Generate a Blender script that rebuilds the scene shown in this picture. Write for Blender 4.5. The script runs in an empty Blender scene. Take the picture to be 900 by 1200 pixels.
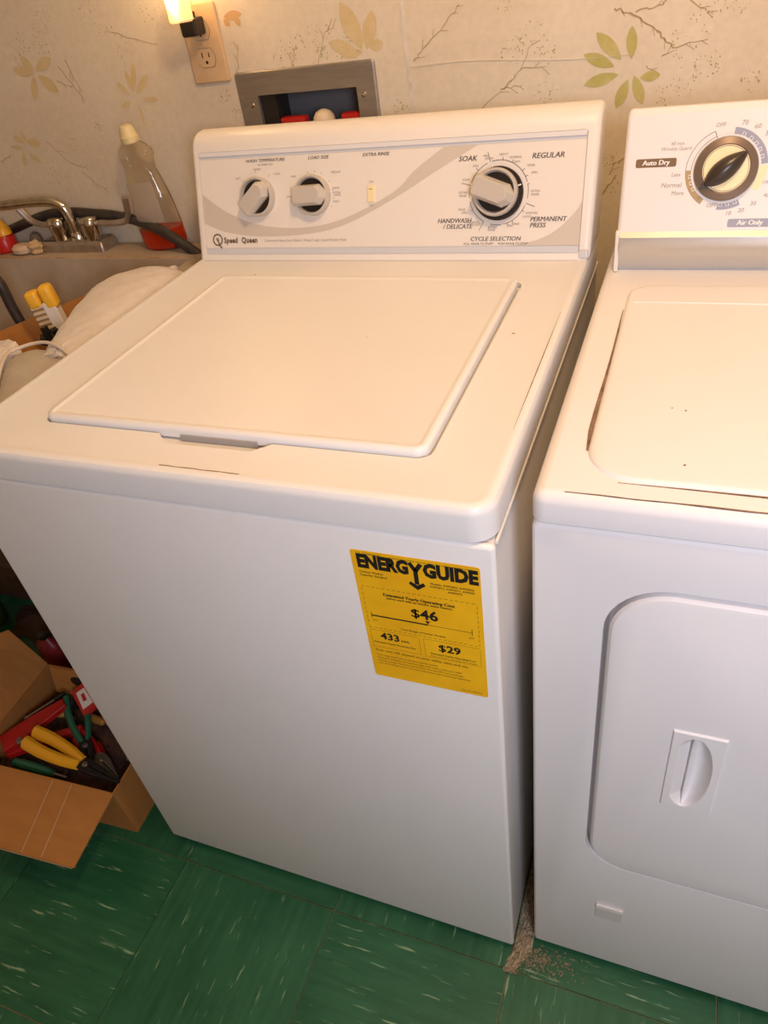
import bpy, bmesh, math, random
from mathutils import Vector, Matrix, Euler
PI = math.pi
S = bpy.context.scene
C = S.collection
rnd = random.Random(7)

# ------------------------------------------------------------ camera, world, lights, exposure
cam_d = bpy.data.cameras.new('camera'); cam = bpy.data.objects.new('camera', cam_d); C.objects.link(cam)
cam.location = (0.776514, -0.462534, 1.269794)
cam.rotation_euler = (0.901965, 0.129729, 0.352683)
cam_d.sensor_fit = 'VERTICAL'; cam_d.sensor_height = 24.0
cam_d.lens = 24.0 * 852.722 / 1200.0
cam_d.clip_start = 0.02
S.camera = cam
S.view_settings.view_transform = 'Standard'; S.view_settings.look = 'None'
S.view_settings.exposure = 0.0; S.view_settings.gamma = 1.0
S.view_settings.use_curve_mapping = False
w = bpy.data.worlds.new('world'); S.world = w; w.use_nodes = True
w.node_tree.nodes['Background'].inputs[0].default_value = (1.0, 0.85, 0.7, 1)
w.node_tree.nodes['Background'].inputs[1].default_value = 0.05

def light(name, typ, loc, energy, col, size=0.1, target=None, size_y=None):
    d = bpy.data.lights.new(name, typ); d.energy = energy; d.color = col
    o = bpy.data.objects.new(name, d); C.objects.link(o); o.location = loc
    if typ == 'AREA':
        d.size = size
        if size_y: d.shape = 'RECTANGLE'; d.size_y = size_y
    else: d.shadow_soft_size = size
    if target is not None:
        o.rotation_euler = (Vector(target) - Vector(loc)).to_track_quat('-Z', 'Y').to_euler()
    return o
# the warm ceiling bulb, and an added cool area light in front, its real source unseen
light('ceiling_bulb_light', 'POINT', (0.82, 0.02, 1.97), 27, (1.0, 0.655, 0.36), 0.06)
light('cool_front_light', 'AREA', (1.20, -0.95, 1.35), 13, (0.82, 0.84, 1.0), 0.30, (0.85, 0.1, 0.75), 0.40)

# ------------------------------------------------------------ materials
MATS = {}
def mat(name, col, rough=0.5, metal=0.0, col2=None, nscale=6.0, bump=0.0, bscale=60.0, spec=0.5,
        trans=0.0, emit=None, estr=0.0, ior=1.45, coat=0.0, stretch=None, amount=1.0, alpha=1.0, sheen=0.0):
    m = bpy.data.materials.new(name); m.use_nodes = True; nt = m.node_tree; N = nt.nodes; L = nt.links
    b = N['Principled BSDF']
    b.inputs['Base Color'].default_value = (*col, 1); b.inputs['Roughness'].default_value = rough
    b.inputs['Metallic'].default_value = metal; b.inputs['Specular IOR Level'].default_value = spec
    b.inputs['Transmission Weight'].default_value = trans; b.inputs['IOR'].default_value = ior
    b.inputs['Coat Weight'].default_value = coat; b.inputs['Alpha'].default_value = alpha
    b.inputs['Sheen Weight'].default_value = sheen
    if emit: b.inputs['Emission Color'].default_value = (*emit, 1); b.inputs['Emission Strength'].default_value = estr
    tc = N.new('ShaderNodeTexCoord'); vec = tc.outputs['Object']
    if stretch:
        mp = N.new('ShaderNodeMapping'); mp.inputs['Scale'].default_value = stretch
        L.new(vec, mp.inputs['Vector']); vec = mp.outputs['Vector']
    if col2:
        n = N.new('ShaderNodeTexNoise'); n.inputs['Scale'].default_value = nscale; n.inputs['Detail'].default_value = 6
        n.inputs['Roughness'].default_value = 0.6
        L.new(vec, n.inputs['Vector'])
        r = N.new('ShaderNodeValToRGB'); r.color_ramp.elements[0].position = 0.35; r.color_ramp.elements[1].position = 0.68
        r.color_ramp.elements[0].color = (*col, 1)
        c2 = [col[i]*(1-amount)+col2[i]*amount for i in range(3)]
        r.color_ramp.elements[1].color = (*c2, 1)
        L.new(n.outputs['Fac'], r.inputs['Fac']); L.new(r.outputs['Color'], b.inputs['Base Color'])
    if bump:
        n2 = N.new('ShaderNodeTexNoise'); n2.inputs['Scale'].default_value = bscale; n2.inputs['Detail'].default_value = 4
        L.new(vec, n2.inputs['Vector'])
        bp = N.new('ShaderNodeBump'); bp.inputs['Strength'].default_value = bump; bp.inputs['Distance'].default_value = 0.002
        L.new(n2.outputs['Fac'], bp.inputs['Height']); L.new(bp.outputs['Normal'], b.inputs['Normal'])
    MATS[name] = m
    return m
M_enamel = mat('white_enamel', (0.80, 0.79, 0.78), 0.42, col2=(0.77, 0.76, 0.74), nscale=3, bump=0.04, bscale=250, amount=1)
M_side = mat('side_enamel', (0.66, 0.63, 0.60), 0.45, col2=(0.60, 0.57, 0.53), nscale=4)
M_dryer = mat('dryer_enamel', (0.82, 0.80, 0.80), 0.40, col2=(0.79, 0.77, 0.77), nscale=3, bump=0.04, bscale=250)
M_console = mat('console_plastic', (0.82, 0.78, 0.73), 0.35)
M_panel = mat('control_panel_film', (0.80, 0.75, 0.69), 0.45)
M_swoosh = mat('swoosh_print', (0.62, 0.555, 0.485), 0.45)
M_trim = mat('trim_strip_plastic', (0.62, 0.64, 0.68), 0.3)
M_knob = mat('knob_plastic', (0.54, 0.50, 0.45), 0.35)
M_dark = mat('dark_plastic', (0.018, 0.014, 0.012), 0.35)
M_ink = mat('print_ink', (0.10, 0.085, 0.075), 0.6)
M_inkl = mat('pale_print_ink', (0.36, 0.31, 0.27), 0.6)
M_logo = mat('logo_ink', (0.16, 0.11, 0.07), 0.6)
M_ivory = mat('ivory_plastic', (0.88, 0.76, 0.46), 0.35)
M_seam = mat('seam_dark', (0.16, 0.14, 0.13), 0.8)
M_rust = mat('rust_line', (0.13, 0.075, 0.05), 0.9, col2=(0.30, 0.2, 0.14), nscale=90)
M_label = mat('yellow_label_paper', (0.95, 0.53, 0.010), 0.5, col2=(0.86, 0.44, 0.008), nscale=22)
M_black = mat('black_print', (0.012, 0.010, 0.008), 0.6)
M_steel = mat('brushed_steel', (0.50, 0.47, 0.44), 0.38, 0.9, col2=(0.42, 0.39, 0.36), nscale=20, stretch=(1, 8, 8))
M_silver = mat('silver_strip', (0.60, 0.60, 0.60), 0.28, 0.75)
M_chrome = mat('chrome', (0.72, 0.68, 0.62), 0.13, 1.0, col2=(0.48, 0.42, 0.34), nscale=60)
M_chromed = mat('dull_chrome', (0.52, 0.47, 0.42), 0.38, 0.85, col2=(0.40, 0.34, 0.28), nscale=40)
M_brown = mat('brown_dial', (0.20, 0.15, 0.115), 0.35, 0.3)
M_dialdk = mat('dark_grip', (0.045, 0.032, 0.025), 0.3)
M_cream = mat('cream_dial', (0.90, 0.77, 0.45), 0.35)
M_bronze = mat('bronze_print', (0.19, 0.115, 0.05), 0.5)
M_slate = mat('slate_print', (0.33, 0.34, 0.43), 0.5)
M_tan = mat('tan_print', (0.42, 0.30, 0.15), 0.5)
M_white = mat('white_print', (0.85, 0.82, 0.80), 0.5)
M_outlet = mat('outlet_plastic', (0.66, 0.46, 0.26), 0.4, col2=(0.60, 0.40, 0.21), nscale=30)
M_boxin = mat('valve_box_plastic', (0.16, 0.155, 0.16), 0.45)
M_red = mat('red_plastic', (0.50, 0.02, 0.015), 0.3)
M_redm = mat('red_painted_metal', (0.48, 0.012, 0.012), 0.35, col2=(0.38, 0.01, 0.01), nscale=20)
M_yellow = mat('yellow_grip', (0.85, 0.42, 0.02), 0.3)
M_green = mat('green_grip', (0.02, 0.14, 0.08), 0.3)
M_toolm = mat('tool_metal', (0.30, 0.28, 0.27), 0.35, 0.9)
M_toold = mat('blackened_metal', (0.03, 0.028, 0.028), 0.4, 0.5)
M_card = mat('cardboard', (0.42, 0.185, 0.045), 0.85, col2=(0.37, 0.155, 0.036), nscale=14, bump=0.15, bscale=120, stretch=(1, 4, 1))
M_cardk = mat('cardboard_core', (0.50, 0.33, 0.18), 0.9)
M_conc = mat('sink_concrete', (0.50, 0.41, 0.31), 0.75, col2=(0.38, 0.29, 0.20), nscale=9, bump=0.4, bscale=70)
M_cloth = mat('cloth_offwhite', (0.70, 0.63, 0.54), 0.95, col2=(0.62, 0.55, 0.46), nscale=25, bump=0.5, bscale=300, sheen=0.3)
M_cloth2 = mat('cloth_grey', (0.50, 0.44, 0.36), 0.95, col2=(0.42, 0.37, 0.30), nscale=25, bump=0.5, bscale=300)
M_seamc = mat('cloth_piping', (0.66, 0.58, 0.48), 0.95)
M_hose = mat('black_rubber', (0.025, 0.020, 0.018), 0.45, col2=(0.06, 0.045, 0.035), nscale=60, bump=0.4, bscale=90)
M_bottle = mat('clear_plastic', (0.93, 0.88, 0.76), 0.06, trans=1.0, ior=1.06, spec=1.0, coat=.6)
M_cap = mat('cap_plastic', (0.72, 0.60, 0.33), 0.4)
M_liquid = mat('red_liquid', (0.80, 0.06, 0.012), 0.12, trans=0.55, ior=1.2)
M_blab = mat('bottle_film', (0.55, 0.48, 0.42), 0.5, alpha=0.42)
M_shade = mat('night_light_shade', (1.0, 0.80, 0.50), 0.3, trans=.35, emit=(1.0, 0.56, 0.20), estr=.6)
M_bulb = mat('night_light_bulb', (1.0, 0.9, 0.7), 0.3, emit=(1.0, 0.70, 0.34), estr=60)
M_leaf = mat('leaf_print_olive', (0.47, 0.42, 0.13), 0.85, col2=(0.56, 0.50, 0.21), nscale=50)
M_leafp = mat('leaf_print_pale', (0.61, 0.47, 0.235), 0.85, col2=(0.66, 0.53, 0.30), nscale=50)
M_twig = mat('twig_print', (0.42, 0.31, 0.17), 0.9)
M_dot = mat('sprig_print', (0.40, 0.34, 0.10), 0.9)
M_lint = mat('lint', (0.46, 0.37, 0.24), 1.0, col2=(0.22, 0.17, 0.11), nscale=200, bump=0.8, bscale=400)
M_plaster = mat('plaster_paint', (0.72, 0.64, 0.52), 0.9, bump=0.1)
M_wood = mat('dark_wood', (0.10, 0.05, 0.025), 0.6, col2=(0.06, 0.03, 0.015), nscale=8, stretch=(8, 1, 1))

def wallpaper():
    m = bpy.data.materials.new('wallpaper'); m.use_nodes = True; nt = m.node_tree; N = nt.nodes; L = nt.links
    b = N['Principled BSDF']; b.inputs['Roughness'].default_value = 0.6; b.inputs['Specular IOR Level'].default_value = 0.3
    tc = N.new('ShaderNodeTexCoord')
    n = N.new('ShaderNodeTexNoise'); n.inputs['Scale'].default_value = 3.2; n.inputs['Detail'].default_value = 5
    n.inputs['Roughness'].default_value = .62
    L.new(tc.outputs['Object'], n.inputs['Vector'])
    r = N.new('ShaderNodeValToRGB'); e = r.color_ramp.elements
    e[0].position = .3; e[0].color = (0.71, 0.60, 0.44, 1); e[1].position = .7; e[1].color = (0.81, 0.72, 0.57, 1)
    L.new(n.outputs['Fac'], r.inputs['Fac'])
    n2 = N.new('ShaderNodeTexNoise'); n2.inputs['Scale'].default_value = 90; n2.inputs['Detail'].default_value = 3
    L.new(tc.outputs['Object'], n2.inputs['Vector'])
    mx = N.new('ShaderNodeMixRGB'); mx.blend_type = 'MULTIPLY'; mx.inputs[0].default_value = .18
    L.new(r.outputs['Color'], mx.inputs[1]); L.new(n2.outputs['Fac'], mx.inputs[2]); L.new(mx.outputs[0], b.inputs['Base Color'])
    bp = N.new('ShaderNodeBump'); bp.inputs['Strength'].default_value = .22; bp.inputs['Distance'].default_value = .002
    n3 = N.new('ShaderNodeTexNoise'); n3.inputs['Scale'].default_value = 14; n3.inputs['Detail'].default_value = 6
    L.new(tc.outputs['Object'], n3.inputs['Vector'])
    L.new(n3.outputs['Fac'], bp.inputs['Height']); L.new(bp.outputs['Normal'], b.inputs['Normal'])
    return m
M_wall = wallpaper()

def tile_mat(name, along_x):
    m = bpy.data.materials.new(name); m.use_nodes = True; nt = m.node_tree; N = nt.nodes; L = nt.links
    b = N['Principled BSDF']; b.inputs['Roughness'].default_value = 0.42; b.inputs['Specular IOR Level'].default_value = .4
    tc = N.new('ShaderNodeTexCoord'); oi = N.new('ShaderNodeObjectInfo')
    add = N.new('ShaderNodeVectorMath'); add.operation = 'ADD'
    sc = N.new('ShaderNodeVectorMath'); sc.operation = 'SCALE'; sc.inputs[0].default_value = (7, 3, 5)
    L.new(oi.outputs['Random'], sc.inputs['Scale'])
    L.new(tc.outputs['Object'], add.inputs[0]); L.new(sc.outputs[0], add.inputs[1])
    mp = N.new('ShaderNodeMapping'); mp.inputs['Scale'].default_value = (15, 160, 1) if along_x else (160, 15, 1)
    mp.inputs['Rotation'].default_value = (0, 0, 0.0)
    L.new(add.outputs[0], mp.inputs['Vector'])
    n = N.new('ShaderNodeTexNoise'); n.inputs['Scale'].default_value = 1.0; n.inputs['Detail'].default_value = 3; n.inputs['Roughness'].default_value = .55
    L.new(mp.outputs[0], n.inputs['Vector'])
    r = N.new('ShaderNodeValToRGB'); e = r.color_ramp.elements
    e[0].position = .635; e[0].color = (0, 0, 0, 1); e[1].position = .73; e[1].color = (1, 1, 1, 1)
    L.new(n.outputs['Fac'], r.inputs['Fac'])
    n2 = N.new('ShaderNodeTexNoise'); n2.inputs['Scale'].default_value = .55; n2.inputs['Detail'].default_value = 4
    L.new(mp.outputs[0], n2.inputs['Vector'])
    n3 = N.new('ShaderNodeTexNoise'); n3.inputs['Scale'].default_value = 9; n3.inputs['Detail'].default_value = 5
    L.new(add.outputs[0], n3.inputs['Vector'])
    r2 = N.new('ShaderNodeValToRGB'); e = r2.color_ramp.elements
    e[0].position = .3; e[0].color = (0.006, 0.070, 0.030, 1); e[1].position = .75; e[1].color = (0.030, 0.145, 0.066, 1)
    mm = N.new('ShaderNodeMath'); mm.operation = 'MULTIPLY_ADD'; mm.inputs[1].default_value = .5
    hh = N.new('ShaderNodeMath'); hh.operation = 'MULTIPLY'; hh.inputs[1].default_value = .5
    L.new(n3.outputs['Fac'], hh.inputs[0]); L.new(n2.outputs['Fac'], mm.inputs[0]); L.new(hh.outputs[0], mm.inputs[2])
    L.new(mm.outputs[0], r2.inputs['Fac'])
    mx = N.new('ShaderNodeMixRGB'); mx.inputs[2].default_value = (0.24, 0.36, 0.21, 1)
    L.new(r.outputs['Color'], mx.inputs[0]); L.new(r2.outputs['Color'], mx.inputs[1]); L.new(mx.outputs[0], b.inputs['Base Color'])
    return m
M_tileA = tile_mat('green_tile_streaked_across', True); M_tileB = tile_mat('green_tile_streaked_along', False)
M_grout = mat('tile_joint', (0.15, 0.13, 0.07), 0.9, col2=(0.30, 0.24, 0.14), nscale=30)

# ------------------------------------------------------------ mesh helpers (all verts in world metres)
def root_of(p):
    while p.parent: p = p.parent
    return p
def obj(name, bm, m, parent=None, smooth=False, base=None, angle=0.6):
    me = bpy.data.meshes.new(name)
    bmesh.ops.recalc_face_normals(bm, faces=bm.faces)
    off = Vector((0, 0, 0))
    if parent is not None: off = root_of(parent).location.copy()
    elif base is not None: off = Vector(base)
    bmesh.ops.translate(bm, verts=bm.verts, vec=-off)
    bm.to_mesh(me); bm.free()
    for mm in (m if isinstance(m, (list, tuple)) else [m]): me.materials.append(mm)
    if smooth:
        me.polygons.foreach_set('use_smooth', [True]*len(me.polygons))
        me.set_sharp_from_angle(angle=angle)
    o = bpy.data.objects.new(name, me); C.objects.link(o)
    if parent is not None: o.parent = parent
    elif base is not None: o.location = off
    return o
def tag(o, label=None, cat=None, group=None, kind=None):
    if label: o['label'] = label
    if cat: o['category'] = cat
    if group: o['group'] = group
    if kind: o['kind'] = kind
    return o
def thing(name, label, cat, loc, group=None):
    o = bpy.data.objects.new(name, None); C.objects.link(o); o.location = loc; o.empty_display_size = .05
    return tag(o, label, cat, group)
def NB(): return bmesh.new()
def box(bm, a, b, M=None, bev=0.0, seg=2):
    a = Vector(a); b = Vector(b)
    c = (a+b)/2; s = b-a
    g = bmesh.ops.create_cube(bm, size=1.0); vs = g['verts']
    bmesh.ops.scale(bm, vec=s, verts=vs); bmesh.ops.translate(bm, vec=c, verts=vs)
    if bev > 0:
        es = list({e for v in vs for e in v.link_edges})
        r = bmesh.ops.bevel(bm, geom=es, offset=bev, segments=seg, profile=.5, affect='EDGES', clamp_overlap=True)
        vs = list({v for f in r['faces'] for v in f.verts} | {v for v in vs if v.is_valid})
        # all verts connected to that island
        seen = set(vs); st = list(vs)
        while st:
            v = st.pop()
            for e in v.link_edges:
                o = e.other_vert(v)
                if o not in seen: seen.add(o); st.append(o)
        vs = list(seen)
    if M is not None: bmesh.ops.transform(bm, matrix=M, verts=vs)
    return vs
def frame(o, x, y, z=None):
    x = Vector(x).normalized(); y = Vector(y).normalized(); z = x.cross(y) if z is None else Vector(z)
    return Matrix(((x[0], y[0], z[0], o[0]), (x[1], y[1], z[1], o[1]), (x[2], y[2], z[2], o[2]), (0, 0, 0, 1)))
def prism(bm, pts, z0, z1, M=None, inset_top=0.0, top_h=None):
    """polygon pts in local xy, from z0 to z1; optional bevelled top made of an inset ring"""
    n = len(pts)
    def ring(ps, z): return [bm.verts.new((M @ Vector((p[0], p[1], z))) if M is not None else (p[0], p[1], z)) for p in ps]
    rings = [ring(pts, z0)]
    if inset_top > 0:
        th = top_h or inset_top
        for k in range(0, 4):
            a = k/3*PI/2
            rings.append(ring(inset(pts, inset_top*(1-math.cos(a))), z1-th+th*math.sin(a)))
    else: rings.append(ring(pts, z1))
    for r0, r1 in zip(rings, rings[1:]):
        for i in range(n): bm.faces.new((r0[i], r0[(i+1) % n], r1[(i+1) % n], r1[i]))
    bm.faces.new(rings[0][::-1]); bm.faces.new(rings[-1])
def rings_prism(bm, pts, prof, M=None):
    """prof: list of (inset, z) from bottom to top"""
    n = len(pts); rings = []
    for d, z in prof:
        rings.append([bm.verts.new((M @ Vector((p[0], p[1], z))) if M is not None else (p[0], p[1], z)) for p in inset(pts, d)])
    for r0, r1 in zip(rings, rings[1:]):
        for i in range(n): bm.faces.new((r0[i], r0[(i+1) % n], r1[(i+1) % n], r1[i]))
    bm.faces.new(rings[0][::-1]); bm.faces.new(rings[-1])
def inset(pts, d):
    if d == 0: return list(pts)
    n = len(pts); out = []
    area = sum(pts[i][0]*pts[(i+1) % n][1]-pts[(i+1) % n][0]*pts[i][1] for i in range(n))
    sg = 1 if area > 0 else -1
    for i in range(n):
        p0 = Vector(pts[i-1]).to_2d(); p1 = Vector(pts[i]).to_2d(); p2 = Vector(pts[(i+1) % n]).to_2d()
        e0 = (p1-p0).normalized(); e1 = (p2-p1).normalized()
        n0 = Vector((-e0.y, e0.x))*sg; n1 = Vector((-e1.y, e1.x))*sg
        nn = (n0+n1)
        if nn.length < 1e-6: nn = n0
        nn.normalize(); k = max(0.5, nn.dot(n0))
        q = p1+nn*(d/k); out.append((q.x, q.y))
    return out
def rrect(x0, y0, x1, y1, r, seg=6):
    if not isinstance(r, (list, tuple)): r = [r]*4
    out = []
    for (cx, cy, a0, rr) in ((x1-r[0], y1-r[0], 0, r[0]), (x0+r[1], y1-r[1], 90, r[1]), (x0+r[2], y0+r[2], 180, r[2]), (x1-r[3], y0+r[3], 270, r[3])):
        for k in range(seg+1):
            a = math.radians(a0+90*k/seg); out.append((cx+rr*math.cos(a), cy+rr*math.sin(a)))
    return out
def circ(cx, cy, r, n=32, a0=0, a1=360, ry=None):
    ry = ry or r; full = abs(a1-a0) >= 360
    return [(cx+r*math.cos(math.radians(a0+(a1-a0)*k/(n if full else n-1))), cy+ry*math.sin(math.radians(a0+(a1-a0)*k/(n if full else n-1)))) for k in range(n)]
def lathe(bm, prof, M=None, n=24, sx=1.0, sy=1.0):
    """prof: list of (r, z)"""
    rings = []
    for r, z in prof:
        rg = []
        for k in range(n):
            a = 2*PI*k/n; v = Vector((r*math.cos(a)*sx, r*math.sin(a)*sy, z))
            rg.append(bm.verts.new(M @ v if M is not None else v))
        rings.append(rg)
    for r0, r1 in zip(rings, rings[1:]):
        for i in range(n): bm.faces.new((r0[i], r0[(i+1) % n], r1[(i+1) % n], r1[i]))
    bm.faces.new(rings[0][::-1]); bm.faces.new(rings[-1])
def smoothpath(pts, sub=6):
    pts = [Vector(p) for p in pts]; out = []
    for i in range(len(pts)-1):
        p0 = pts[max(i-1, 0)]; p1 = pts[i]; p2 = pts[i+1]; p3 = pts[min(i+2, len(pts)-1)]
        for k in range(sub):
            t = k/sub
            out.append(0.5*((2*p1)+(p2-p0)*t+(2*p0-5*p1+4*p2-p3)*t*t+(3*p1-p0-3*p2+p3)*t**3))
    out.append(pts[-1]); return out
def tube(bm, pts, r, n=10, sub=6, ell=None):
    P = smoothpath(pts, sub) if sub > 1 else [Vector(p) for p in pts]
    rr = r if callable(r) else (lambda t: r)
    rings = []; up = None
    for i, p in enumerate(P):
        t = (P[min(i+1, len(P)-1)]-P[max(i-1, 0)])
        if t.length < 1e-9: t = Vector((0, 0, 1))
        t.normalize()
        if up is None: up = t.orthogonal().normalized()
        up = (up-t*up.dot(t))
        if up.length < 1e-6: up = t.orthogonal()
        up.normalize(); s = t.cross(up); q = rr(i/(len(P)-1))
        e = ell or 1.0
        rings.append([bm.verts.new(p+up*math.cos(2*PI*k/n)*q+s*math.sin(2*PI*k/n)*q*e) for k in range(n)])
    for r0, r1 in zip(rings, rings[1:]):
        for i in range(n): bm.faces.new((r0[i], r0[(i+1) % n], r1[(i+1) % n], r1[i]))
    bm.faces.new(rings[0][::-1]); bm.faces.new(rings[-1])
def cut(o, cutters):
    bpy.context.view_layer.update()
    for c in cutters:
        md = o.modifiers.new('b', 'BOOLEAN'); md.operation = 'DIFFERENCE'; md.solver = 'EXACT'; md.object = c
    dg = bpy.context.evaluated_depsgraph_get(); dg.update()
    me = bpy.data.meshes.new_from_object(o.evaluated_get(dg)); o.modifiers.clear(); o.data = me
    for c in cutters: bpy.data.objects.remove(c)
def cutter(bm):
    me = bpy.data.meshes.new('c'); bmesh.ops.recalc_face_normals(bm, faces=bm.faces); bm.to_mesh(me); bm.free()
    o = bpy.data.objects.new('c', me); C.objects.link(o); return o
def ribbon(bm, pts, wd, M, z0=0.0, h=0.0004):
    """flat line of width wd along local 2D pts"""
    P = [Vector((p[0], p[1])) for p in pts]; L = []; R = []
    for i, p in enumerate(P):
        t = (P[min(i+1, len(P)-1)]-P[max(i-1, 0)]).normalized(); nrm = Vector((-t.y, t.x))
        q = (wd(i/(len(P)-1)) if callable(wd) else wd)/2
        L.append(p+nrm*q); R.append(p-nrm*q)
    v = lambda q, z: bm.verts.new(M @ Vector((q.x, q.y, z)))
    a = [v(q, z0+h) for q in L]; b = [v(q, z0+h) for q in R]; c = [v(q, z0) for q in L]; d = [v(q, z0) for q in R]
    for i in range(len(P)-1):
        bm.faces.new((a[i], a[i+1], b[i+1], b[i])); bm.faces.new((c[i], c[i+1], a[i+1], a[i])); bm.faces.new((b[i], b[i+1], d[i+1], d[i]))
def text(bm, s, x, y, size, M, z=0.0005, align='CENTER', bold=0.0, shear=0.0, sx=1.0, rot=0.0, space=1.0):
    if 0 < bold < .00025:
        for q in (-1, 0, 1): text(bm, s, x+q*bold*1.6, y, size, M, z+q*.00002, align, 0.0, shear, sx, rot, space)
        return
    cu = bpy.data.curves.new('t', 'FONT'); cu.body = s; cu.size = size; cu.align_x = align; cu.align_y = 'CENTER'
    cu.offset = bold; cu.shear = shear; cu.space_character = space; cu.resolution_u = 2; cu.extrude = 0.0
    to = bpy.data.objects.new('t', cu); C.objects.link(to)
    dg = bpy.context.evaluated_depsgraph_get(); dg.update()
    me = bpy.data.meshes.new_from_object(to.evaluated_get(dg))
    me.transform(M @ Matrix.Translation((x, y, z)) @ Matrix.Rotation(rot, 4, 'Z') @ Matrix.Diagonal((sx, 1, 1, 1)))
    bm.from_mesh(me); bpy.data.objects.remove(to); bpy.data.meshes.remove(me)
def struct(name, bm, m, label=None, parent=None, **k):
    o = obj(name, bm, m, parent, **k)
    if parent is None: o['kind'] = 'structure'
    return o

# ------------------------------------------------------------ the room
FZ = -0.012
YW = 0.79
RX0, RX1, RY0 = -1.50, 2.20, -2.00
bm = NB(); box(bm, (RX0-.1, YW, FZ-.1), (RX1+.1, YW+.16, 2.5))
wall = obj('wall_back', bm, M_wall); wall['kind'] = 'structure'
c1 = NB(); box(c1, (0.055, YW-.02, 0.985), (0.247, YW+.10, 1.090)); cut(wall, [cutter(c1)])
bm = NB(); box(bm, (RX0-.1, RY0-.1, FZ-.1), (RX0, YW, 2.5)); struct('wall_left', bm, M_plaster)
bm = NB(); box(bm, (RX1, RY0-.1, FZ-.1), (RX1+.1, YW, 2.5)); struct('wall_right', bm, M_plaster)
bm = NB(); box(bm, (RX0, RY0-.1, FZ-.1), (RX1, RY0, 2.5)); struct('wall_front', bm, M_plaster)
bm = NB(); box(bm, (RX0, RY0, 2.40), (RX1, YW, 2.5)); struct('ceiling', bm, M_plaster)
bm = NB(); box(bm, (RX0, RY0, FZ-.1), (RX1, YW, FZ-.0025)); floor = struct('floor', bm, M_grout)
# tiles: 30 cm squares, joints slightly recessed, streaks alternate direction
P = 0.2995; G = 0.0009; tmesh = {}
i0 = math.floor((RX0-.0485)/P); i1 = math.ceil((RX1-.0485)/P)
j0 = math.floor((RY0+.0315)/P); j1 = math.ceil((YW+.0315)/P)
for i in range(i0, i1):
    for j in range(j0, j1):
        x0 = max(.0485+P*i, RX0)+G; x1 = min(.0485+P*(i+1), RX1)-G
        y0 = max(-.0315+P*j, RY0)+G; y1 = min(-.0315+P*(j+1), YW)-G
        if x1-x0 < .01 or y1-y0 < .01: continue
        par = (i+j+1) % 2; key = (round(x1-x0, 4), round(y1-y0, 4), par)
        if key not in tmesh:
            b2 = NB(); box(b2, (0, 0, -.0032), (x1-x0, y1-y0, 0)); me = bpy.data.meshes.new('tile'); b2.to_mesh(me); b2.free()
            me.materials.append(M_tileA if par else M_tileB); tmesh[key] = me
        o = bpy.data.objects.new('tile', tmesh[key]); C.objects.link(o); o.parent = floor
        o.location = (x0, y0, FZ+rnd.uniform(-.0003, .0003))
# wallpaper: standing seam, crease, printed motifs -- all flat print lying on the wall plane
MW = frame((0, YW, 0), (1, 0, 0), (0, 0, 1), (0, -1, 0))
bm = NB(); pts = [(.3335+.0015*math.sin(z*31), z) for z in [1.0+k*.03 for k in range(45)]]
ribbon(bm, pts, lambda t: .0050, MW, 0, .0012); obj('paper_seam', bm, mat('paper_seam', (0.74, 0.68, 0.60), .5, col2=(.5, .45, .38), nscale=40), wall)
bm = NB(); ribbon(bm, [(.337+.028*k, 1.1060+.0035*math.sin(k*.5)-.0008*k) for k in range(13)], lambda t: .0022*(1-t), MW, 0, .0010); obj('paper_crease', bm, M_wall, wall)
LZ = [0]
def leaf(bm, cx, cz, ang, ln, wd, curve=0.0):
    LZ[0] = (LZ[0]+1) % 9
    n = 9; up = []; dn = []
    ca, sa = math.cos(ang), math.sin(ang)
    for k in range(n+1):
        t = k/n; wv = wd/2*math.sin(PI*t)**.8*(1+.25*(t-.5))
        x = ln*t; y0 = curve*math.sin(PI*t)*ln
        up.append((x, y0+wv)); dn.append((x, y0-wv))
    pl = up+dn[::-1][1:-1]
    vs = [bm.verts.new(MW @ Vector((cx+p[0]*ca-p[1]*sa, cz+p[0]*sa+p[1]*ca, .0004+.00005*LZ[0]))) for p in pl]
    bm.faces.new(vs)
def motif(name, m, leaves):
    bm = NB()
    for l in leaves: leaf(bm, *l)
    return obj(name, bm, m, wall)
def R(d): return math.radians(d)
LEAVES = {}
def leaves(name, m, L, k=0.00135):
    for (x0, z0, x1, z1, w_) in L:
        bm = NB(); leaf(bm, x0, z0, math.atan2(z1-z0, x1-x0), math.hypot(x1-x0, z1-z0), w_*k); obj(name, bm, m, wall)
leaves('leaf_print', M_leaf, [(0.655, 1.0892, 0.6189, 1.1256, 13), (0.6461, 1.0815, 0.6022, 1.1, 12), (0.6526, 1.0714, 0.6037, 1.0609, 12), (0.6661, 1.0639, 0.6519, 1.0273, 12), (0.6689, 1.0891, 0.667, 1.1292, 11), (0.674, 1.0686, 0.6889, 1.0304, 11), (0.6825, 1.0648, 0.71, 1.0669, 10)])
leaves('leaf_print', M_leafp, [(-0.1935, 1.1089, -0.2011, 1.1445, 8), (-0.1931, 1.1143, -0.1786, 1.1532, 8), (-0.1909, 1.1059, -0.1553, 1.1329, 9), (-0.205, 1.1042, -0.2263, 1.1263, 8), (-0.2071, 1.0946, -0.2321, 1.0865, 7), (-0.1799, 1.0955, -0.1463, 1.0946, 7), (-0.1931, 1.0867, -0.1935, 1.0527, 6)])
leaves('leaf_print', M_leafp, [(-0.4064, 1.1566, -0.4548, 1.1646, 13), (-0.4057, 1.1579, -0.4243, 1.1843, 12), (-0.4002, 1.1603, -0.3547, 1.1757, 14), (-0.4086, 1.1526, -0.4295, 1.1112, 12), (-0.4006, 1.152, -0.365, 1.1211, 16)])
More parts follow.
